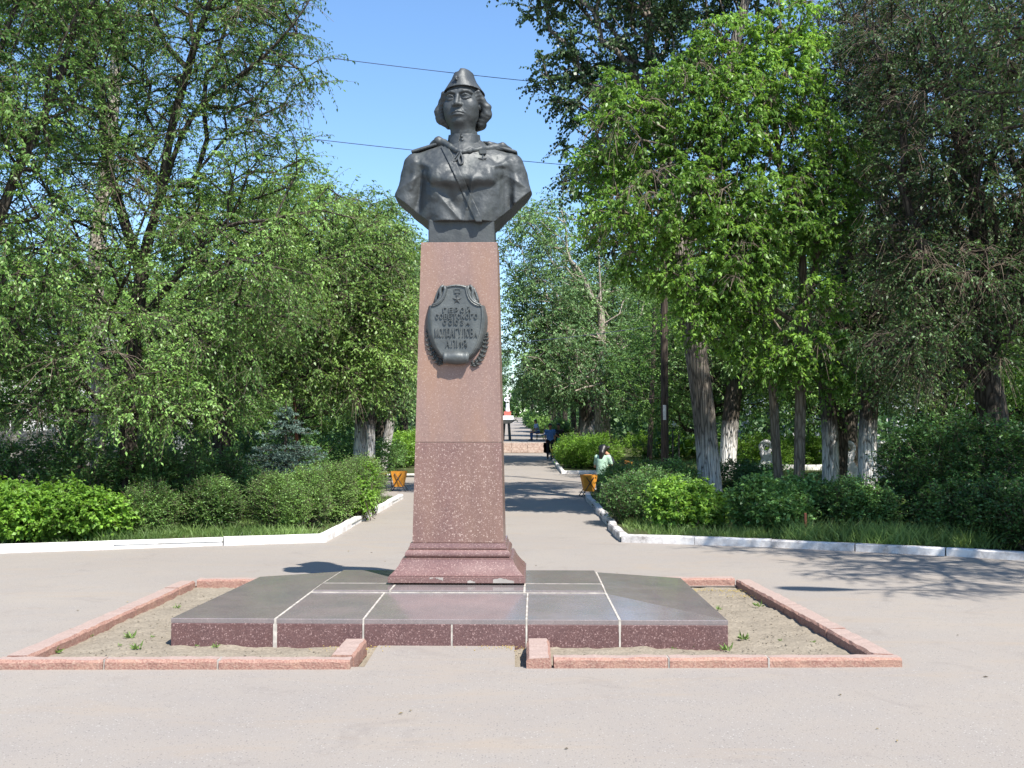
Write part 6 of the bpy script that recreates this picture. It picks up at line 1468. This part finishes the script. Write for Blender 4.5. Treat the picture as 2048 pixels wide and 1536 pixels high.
def bench(x, y, L, rz, label, mat=None, zf=zside):
    z = zf(y); b = (x, y, z); o = thing('park_bench', label, 'bench', b, None, rz); mat = mat or M_ORANGE
    for i in range(4): box('seat_slat', (-0.16 + i * 0.11, 0, 0.45), (0.09, L, 0.025), mat, o, bevel=0.004)
    for i in range(3): box('back_slat', (0.25 + 0.03 * i, 0, 0.56 + 0.13 * i), (0.022, L, 0.09), mat, o, bevel=0.004)
    for s in (-1, 1):
        y_ = s * (L / 2 - 0.12); mb = MB(); mb.tube([(-0.22, y_, 0), (-0.17, y_, 0.2), (-0.20, y_, 0.43), (0.0, y_, 0.43), (0.2, y_, 0.42), (0.27, y_, 0.6), (0.34, y_, 0.9)], 0.014, 7)
        mb.tube([(0.26, y_, 0), (0.18, y_, 0.2), (0.2, y_, 0.42)], 0.014, 7)
        mb.tube([(0.25, y_, 0.66), (0.0, y_, 0.70), (-0.2, y_, 0.68), (-0.25, y_, 0.62), (-0.2, y_, 0.57), (-0.16, y_, 0.60)], 0.011, 7)
        mb.tube([(-0.2 + 0.07 * math.cos(a_) * (1 - a_ / 9), y_, 0.28 + 0.08 * math.sin(a_) * (1 - a_ / 9)) for a_ in np.linspace(0, 7, 18)], 0.009, 6)
        mb.out('iron_side', M_IRON, o)
    return o
bench(2.85, 28.6, 1.7, 0, 'orange slatted bench with black scrolled sides holding the two women', zf=zroad)
bench(-3.75, 30.4, 1.7, math.pi, 'orange bench with black iron scroll sides near the hedge end', zf=zroad)
bench(2.75, 50.2, 1.7, 0, 'far orange bench under the person in the green shirt')
bench(gx_(1080, 66.5), 66.5, 1.8, 0, 'brown far bench on the upper alley under the person in jeans', plain('brown_paint', (0.16, 0.07, 0.03), 0.6), zroad)
def concrete_side(x, y, label, sgn=1):
    b = np.array((x, y, zside(y))); mb = MB()
    pr = [(-0.24 * sgn, 0), (0.30 * sgn, 0), (0.30 * sgn, 0.10), (0.10 * sgn, 0.45), (0.16 * sgn, 0.62), (-0.10 * sgn, 0.62), (-0.20 * sgn, 0.40)]
    mb.prism([(p[0], -0.09, p[1]) for p in pr], (0, 0.18, 0)); 
    o = thing('white_bench_end', label, 'bench end', b, 'white concrete bench ends'); o.scale = (1.3, 1.3, 1.3); mb.out('base', M_CONC, o)
    mb = MB(); c = (0.0, 0.0, 0.76); mb.tube([(c[0] + 0.14 * math.cos(a_), 0, c[2] + 0.14 * math.sin(a_)) for a_ in np.linspace(0, 2 * math.pi, 20)], 0.055, 10); mb.out('scroll', M_CONC, o, smooth=True)
    mb = MB(); mb.tube([(c[0] + 0.05 * math.cos(a_), 0, c[2] + 0.05 * math.sin(a_)) for a_ in np.linspace(0, 4.2, 12)], 0.025, 8); mb.out('curl', M_CONC, o, smooth=True)
concrete_side(gx_(1531, 36), 36, 'white scrolled concrete bench end left of the leaning trunks', -1)
concrete_side(gx_(1695, 34.5), 34.5, 'white scrolled concrete bench end between the two stained elms')
concrete_side(gx_(1766, 34.5), 34.5, 'white concrete bench end against the dark thicket', -1)

# far sculpture and stone vase on the alley axis
b = np.array((gx_(1015, 150), 150.0, zroad(150))); far = thing('white_statue', 'distant white standing statue on a white and red pedestal at the end of the alley', 'statue', b)
mb = MB(); mb.box(b + (0, 0, 0.5), (1.7, 1.7, 1.0)); mb.out('lower_pedestal', M_CONC, far, b)
mb = MB(); mb.box(b + (0, 0, 1.3), (1.0, 1.0, 0.62)); mb.out('red_band', plain('red_paint', (0.45, 0.12, 0.09), 0.7), far, b)
def statue_f(X, Y, Z):
    d = chain(X, Y, Z, [(0, 0, 0), (0, 0, 1.0), (0, 0, 1.55)], [0.36, 0.27, 0.30], 0.1)
    d = smin(d, cap(X, Y, Z, (-0.30, 0, 2.05), (0.30, 0, 2.05), 0.16), 0.1); d = smin(d, cap(X, Y, Z, (0, 0, 1.5), (0, 0, 2.05), 0.26), 0.1)
    d = smin(d, cap(X, Y, Z, (0, 0, 2.1), (0, 0, 2.4), 0.11), 0.05); d = smin(d, ell(X, Y, Z, (0, -0.02, 2.52), (0.155, 0.19, 0.215)), 0.03)
    d = smin(d, chain(X, Y, Z, [(-0.36, 0, 2.05), (-0.48, -0.1, 1.7), (-0.28, -0.35, 1.55)], [0.12, 0.10, 0.08]), 0.04)
    d = smin(d, chain(X, Y, Z, [(0.36, 0, 2.05), (0.50, -0.05, 2.45), (0.36, -0.15, 2.85)], [0.12, 0.10, 0.07]), 0.04)
    return d + 0.03 * vnoise(X, Y, Z, 4)
V_, Q_ = nets(statue_f, (-0.8, -0.6, -0.05), (0.8, 0.6, 3.05), 0.045); V_ = V_ * 0.92 + b + np.array((0, 0, 1.6))
mesh('figure', V_, [Q_.astype(np.int32)], M_CONC, parent=far, loc=b, smooth=True)
b = np.array((gx_(1013, 66), 66.0, zroad(66))); vs = thing('stone_vase', 'wide pale stone bowl on dark legs standing above the steps', 'vase', b)
mb = MB(); mb.lathe([(0.0001, 0.0), (0.25, 0.02), (0.42, 0.10), (0.55, 0.22), (0.58, 0.25), (0.53, 0.26), (0.4, 0.2), (0.0001, 0.16)], b + (0, 0, 1.05), 24); mb.out('bowl', plain('grey_stone', (0.42, 0.44, 0.44), 0.8), vs, b, smooth=True)
for i in range(4): a_ = 0.6 + i * math.pi / 2; mb = MB(); mb.tube([b + (0.32 * math.cos(a_), 0.32 * math.sin(a_), 0), b + (0.2 * math.cos(a_), 0.2 * math.sin(a_), 1.1)], (0.045, 0.06), 8); mb.out('leg', plain('dark_stone', (0.09, 0.1, 0.1), 0.8), vs, b)

# ------------------------------------------------------------------ buildings glimpsed through the leaves
def building(name, label, x0, x1, y, h, depth, wall, nwin, nst, trim, roofc):
    z = zside(y) - 0.2; b = np.array(((x0 + x1) / 2, y, z)); o = thing(name, label, 'building', b)
    L = x1 - x0; mb = MB(); mb.box((0, depth / 2, h / 2), (L, depth, h)); mb.out('wall', wall, o)
    mb = MB(); mb.prism([(-L / 2 - 0.4, -0.4, h), (L / 2 + 0.4, -0.4, h), (L / 2 + 0.4, -0.4, h + 0.25), (-L / 2 - 0.4, -0.4, h + 0.25)], (0, depth + 0.8, 0)); mb.out('roof', roofc, o)
    mb = MB(); mb.box((0, -0.03, 0.45), (L + 0.06, 0.1, 0.9)); mb.out('plinth', trim, o)
    for s in range(nst):
        for i in range(nwin):
            x = -L / 2 + (i + 0.5) * L / nwin; zc = 2.0 + s * 3.0
            f = box('window', (x, -0.02, zc), (1.25, 0.10, 1.55), M_CONC, o, bevel=0.01)
            box('pane', (x, -0.075, zc), (1.05, 0.012, 1.35), M_PANE, f); box('bar', (x, -0.088, zc), (0.05, 0.02, 1.35), M_CONC, f)
            box('sill', (x, -0.09, zc - 0.82), (1.4, 0.16, 0.06), M_CONC, f)
    return o
a_ = NT('window_glass', 0.08, 0.6); a_.col((0.03, 0.04, 0.05)); M_PANE = a_.m
building('plastered_house', 'white plastered house glimpsed through the leaves at the edge of the picture', -30, -14.5, 44, 6.2, 9, plain('white_plaster', (0.66, 0.66, 0.68), 0.9, 0.1, var=0.1), 6, 2, plain('grey_plinth', (0.3, 0.28, 0.26), 0.9), plain('slate_roof', (0.16, 0.15, 0.15), 0.8))
building('pale_blue_house', 'low pale blue house in the shade behind the white bench ends', 12.2, 25.5, 56, 5.0, 9, plain('pale_blue_plaster', (0.36, 0.42, 0.48), 0.9, 0.1, var=0.1), 6, 1, plain('grey_blue_plinth', (0.2, 0.22, 0.25), 0.9), plain('dark_roof', (0.12, 0.12, 0.13), 0.8))
b = np.array((-13.1, 26.0, 0.06)); fn = thing('board_fence', 'weathered grey board fence behind the lilac at the edge of the picture', 'fence', b)
M_BOARD = barkmat('grey_boards', (0.20, 0.18, 0.155), (0.40, 0.37, 0.33), 9, 1.0, strength=0.3)
for i in range(9): box('board', (0, rng.uniform(-.008, .008), 0.18 + i * 0.172), (3.6, 0.03, 0.162), M_BOARD, fn, bevel=0.004)
for x in (-1.75, 0, 1.75): box('fence_post', (x, 0.06, 0.85), (0.09, 0.09, 1.75), M_BOARD, fn, bevel=0.006)

# ================================================================== PEOPLE
M_SKIN = plain('skin', (0.42, 0.22, 0.14), 0.5, 0.4, var=0.08); M_HAIR = plain('black_hair', (0.012, 0.010, 0.010), 0.45, 0.5); M_EYE = plain('dark_eye', (0.02, 0.015, 0.012), 0.3)
def cloth(n, c): return plain(n, c, 0.85, 0.15, var=0.15, scale=14)
def person(label, loc, rz, J, top, bottom, hair='short', sleeve=0.35, skirt=False, group=None, shoes=None, name='person'):
    b = np.array(loc, float); o = thing(name, label, 'person', b, group, rz)
    J = {k: np.array(v, float) for k, v in J.items()}; P, C, N_, H = J['pelvis'], J['chest'], J['neck'], J['head']
    def limbs(X, Y, Z, g, parts):
        d = None
        for a, c, r0, r1 in parts: e = cap(X, Y, Z, a, c, r0 + g, r1 + g); d = e if d is None else smin(d, e, 0.02)
        return d
    arms, ups, legs = [], [], []
    for s in 'LR':
        S, E, Wr = J['sh' + s], J['el' + s], J['wr' + s]; Hp, K, A = J['hip' + s], J['kn' + s], J['an' + s]
        arms += [(S, E, 0.048, 0.038), (E, Wr, 0.037, 0.025)]; ups += [(S, S + (E - S) * (sleeve * 2), 0.062, 0.058)]
        legs += [(Hp, K, 0.082, 0.056), (K, A, 0.054, 0.036)]
    def torso(X, Y, Z, g=0.0):
        d = cap(X, Y, Z, J['shL'] + (C - N_) * 0.12, J['shR'] + (C - N_) * 0.12, 0.062 + g); d = smin(d, cap(X, Y, Z, C, P, 0.125 + g, 0.115 + g), 0.06)
        d = smin(d, cap(X, Y, Z, C + (J['shL'] - C) * 0.35, P + (J['hipL'] - P) * 0.8, 0.095 + g, 0.095 + g), 0.04); return smin(d, cap(X, Y, Z, C + (J['shR'] - C) * 0.35, P + (J['hipR'] - P) * 0.8, 0.095 + g, 0.095 + g), 0.04)
    up = unit(H - N_); fwd = J['face'] / np.linalg.norm(J['face'])
    def skin(X, Y, Z):
        d = torso(X, Y, Z, -0.012); d = smin(d, limbs(X, Y, Z, 0, arms), 0.02); d = smin(d, limbs(X, Y, Z, -0.006, legs), 0.02)
        d = smin(d, cap(X, Y, Z, N_ - up * 0.06, H, 0.055, 0.05), 0.03); d = smin(d, cap(X, Y, Z, H + up * 0.035 - fwd * 0.015, H - up * 0.035 + fwd * 0.012, 0.088, 0.068), 0.02)
        d = smin(d, cap(X, Y, Z, H + fwd * 0.075 + up * 0.01, H + fwd * 0.100 - up * 0.022, 0.011, 0.014), 0.012)
        sd = np.cross(fwd, up)
        for q in (-1, 1):
            d = smin(d, cap(X, Y, Z, H + sd * q * 0.088, H + sd * q * 0.090 + up * 0.02, 0.012), 0.008)
            an = J['anL' if q < 0 else 'anR']; d = smin(d, cap(X, Y, Z, an, an + fwd * np.array((1, 1, 0)) * 0.13 - np.array((0, 0, 0.03)), 0.032, 0.026), 0.02)
        return d
    allp = np.array([v for k, v in J.items() if k != 'face']); lo = allp.min(0) - 0.26; hi = allp.max(0) + 0.26; lo[2] = max(lo[2], -0.02)
    def put(nm, f, m, l=lo, u=hi, h=0.016):
        V, Q = nets(f, l, u, h)
        if not len(V): return
        p = V[Q]; 
        if np.einsum('ij,ij->i', p[:, 0], np.cross(p[:, 1], p[:, 2])).sum() < 0: Q = Q[:, ::-1]
        return mesh(nm, V, [Q.astype(np.int32)], m, parent=o, smooth=True)
    put('body', skin, M_SKIN)
    wz = P + (C - P) * 0.12; ax = unit(C - P)
    pl_ = lambda X, Y, Z, p, n_: (X - p[0]) * n_[0] + (Y - p[1]) * n_[1] + (Z - p[2]) * n_[2]
    put('shirt', lambda X, Y, Z: np.maximum(smin(torso(X, Y, Z, 0.006), limbs(X, Y, Z, 0.0, ups), 0.02), -pl_(X, Y, Z, P, ax) - 0.05) + 0.004 * vnoise(X, Y, Z, 18), top)
    put('skirt' if skirt else 'trousers', lambda X, Y, Z: np.maximum(smin(limbs(X, Y, Z, 0.014, legs), cap(X, Y, Z, P + (J['hipL'] - P), P + (J['hipR'] - P), 0.115), 0.05), pl_(X, Y, Z, P, ax) - 0.07) + 0.004 * vnoise(X, Y, Z, 15), bottom)
    sd = np.cross(fwd, up)
    def hr(X, Y, Z):
        d = cap(X, Y, Z, H + up * 0.045 - fwd * 0.022, H - up * 0.005 - fwd * 0.035, 0.100, 0.090)
        d = np.maximum(d, -(cap(X, Y, Z, H + fwd * 0.12 - up * 0.03, H + fwd * 0.10 - up * 0.2, 0.095)))
        if hair == 'long': d = smin(d, chain(X, Y, Z, [H - fwd * 0.05, H - fwd * 0.075 - up * 0.12, N_ - fwd * 0.08 - up * 0.12], [0.085, 0.085, 0.05]), 0.03)
        if hair == 'tail': d = smin(d, chain(X, Y, Z, [H - fwd * 0.11, H - fwd * 0.17 - up * 0.04, H - fwd * 0.17 - up * 0.2], [0.04, 0.05, 0.02]), 0.02)
        return d + 0.006 * vnoise(X, Y, Z, 30)
    put('hair', hr, M_HAIR, H - 0.34, H + 0.2, 0.012)
    mb = MB()
    for q in (-1, 1): c = H + fwd * 0.082 + sd * q * 0.030 + up * 0.016; mb.lathe([(0.0001, 0.008), (0.008, 0.004), (0.008, -0.004), (0.0001, -0.008)], c, 6)
    mb.out('eyes', M_EYE, o)
    mb = MB(); c = H + fwd * 0.086 - up * 0.050; mb.tube([c - sd * 0.022, c + fwd * 0.004, c + sd * 0.022], 0.005, 5); mb.out('mouth', plain('lips', (0.3, 0.1, 0.08), 0.5), o)
    for s in 'LR':   # palm, four fingers and a thumb
        E, Wr = J['el' + s], J['wr' + s]; f = unit(Wr - E); n_ = unit(np.cross(f, np.array((0.3, 1, 0.2)))); sdh = np.cross(f, n_); bend = unit(f + n_ * 0.25)
        def hf(X, Y, Z):
            p0 = Wr + f * 0.075; d = smin(cap(X, Y, Z, Wr, p0 - sdh * 0.02, 0.022, 0.015), cap(X, Y, Z, Wr, p0 + sdh * 0.02, 0.022, 0.015), 0.015)
            for i, l_ in enumerate((0.066, 0.076, 0.070, 0.052)):
                a = p0 + sdh * (i - 1.5) * 0.019; m = a + f * l_ * 0.5; d = smin(d, chain(X, Y, Z, [a - f * 0.02, m, m + bend * l_ * 0.5], [0.009, 0.0085, 0.007]), 0.004)
            return smin(d, chain(X, Y, Z, [Wr + f * 0.015 - sdh * 0.015, Wr + f * 0.05 - sdh * 0.045, Wr + f * 0.082 - sdh * 0.05], [0.013, 0.011, 0.008]), 0.006)
        put('hand', hf, M_SKIN, Wr - 0.17, Wr + 0.17, 0.0065)
    for q, s in ((-1, 'L'), (1, 'R')):
        an = J['an' + s]; ff = unit(fwd * np.array((1, 1, 0)))
        put('shoe', lambda X, Y, Z: np.maximum(smin(cap(X, Y, Z, an - ff * 0.03 + (0, 0, -0.03), an + ff * 0.15 + (0, 0, -0.045), 0.045, 0.038), cap(X, Y, Z, an, an - (0, 0, 0.03), 0.045), 0.02), (an[2] - 0.085) - Z), shoes or M_IRON, an - 0.12 - np.abs(ff) * 0.12, an + 0.12 + np.abs(ff) * 0.14, 0.012)
    return o
def walk(s=0.16, arm=0.14, lean=0.0):
    return dict(pelvis=(0, 0, .95), chest=(0, -0.02 + lean, 1.30), neck=(0, -0.02 + lean, 1.50), head=(0, -0.045 + lean, 1.635), face=(0, -1, -0.1),
                shL=(-.19, -0.01, 1.43), shR=(.19, -0.01, 1.43), elL=(-.25, -arm * 0.3, 1.15), elR=(.25, arm * 0.8, 1.15), wrL=(-.24, -arm * 1.8, .93), wrR=(.24, arm * 0.9, .90),
                hipL=(-.095, 0, .92), hipR=(.095, 0, .92), knL=(-.10, s * 0.35, .50), knR=(.10, -s * 0.9, .51), anL=(-.10, s * 1.6, .115), anR=(.10, -s * 1.2, .085))
def sit(lean=0.08, headdown=0.0, face=(0, -1, -0.2)):
    return dict(pelvis=(0, 0, .54), chest=(0, -lean, .88), neck=(0, -lean * 1.5, 1.07), head=(0, -lean * 1.5 - 0.03 - headdown, 1.20 - headdown * 0.4), face=face,
                shL=(-.17, -lean * 1.3, 1.0), shR=(.17, -lean * 1.3, 1.0), elL=(-.24, -lean - 0.06, .75), elR=(.24, -lean - 0.06, .75), wrL=(-.12, -0.32, .66), wrR=(.12, -0.32, .66),
                hipL=(-.09, -0.02, .52), hipR=(.09, -0.02, .52), knL=(-.11, -0.44, .52), knR=(.11, -0.44, .52), anL=(-.11, -0.42, .085), anR=(.11, -0.46, .085))
BLK = cloth('black_cloth', (0.035, 0.035, 0.038)); DK = cloth('dark_trousers', (0.03, 0.032, 0.038)); JE = cloth('blue_denim', (0.06, 0.11, 0.24))
person('man in a light blue short-sleeved shirt walking down the alley', (gx_(1100, 51.6), 51.6, zroad(51.6)), 0.05, walk(), cloth('light_blue_shirt', (0.12, 0.25, 0.62)), DK)
person('man in a black shirt walking beside the one in blue', (gx_(1117, 52.2), 52.2, zroad(52.2)), -0.12, walk(0.10, 0.2), BLK, DK)
person('far person in jeans and pale blue top sitting by the upper alley', (gx_(1076, 66.2), 66.2, zroad(66.2)), -R(70), sit(0.1), cloth('pale_blue_top', (0.35, 0.45, 0.62)), JE)
person('person in a bright green shirt sitting half hidden behind the sunny hedge', (gx_(1127, 50), 50.0, zside(50)), -R(75), sit(0.16, 0.05), cloth('green_shirt', (0.06, 0.42, 0.16)), JE)
person('woman in a pale green top with long black hair, sitting with her back turned', (gx_(1203, 28.0), 28.0, zroad(28.0)), R(150), sit(0.05, 0.02), cloth('pale_green_top', (0.36, 0.52, 0.40)), cloth('grey_skirt', (0.14, 0.15, 0.16)), 'long')
person('woman in dark grey with a pony-tail, head bent towards her friend on the bench', (gx_(1228, 28.5), 28.5, zroad(28.5)), -R(85), sit(0.14, 0.08, (0, -1, -0.6)), cloth('dark_grey_top', (0.045, 0.045, 0.06)), DK, 'tail')
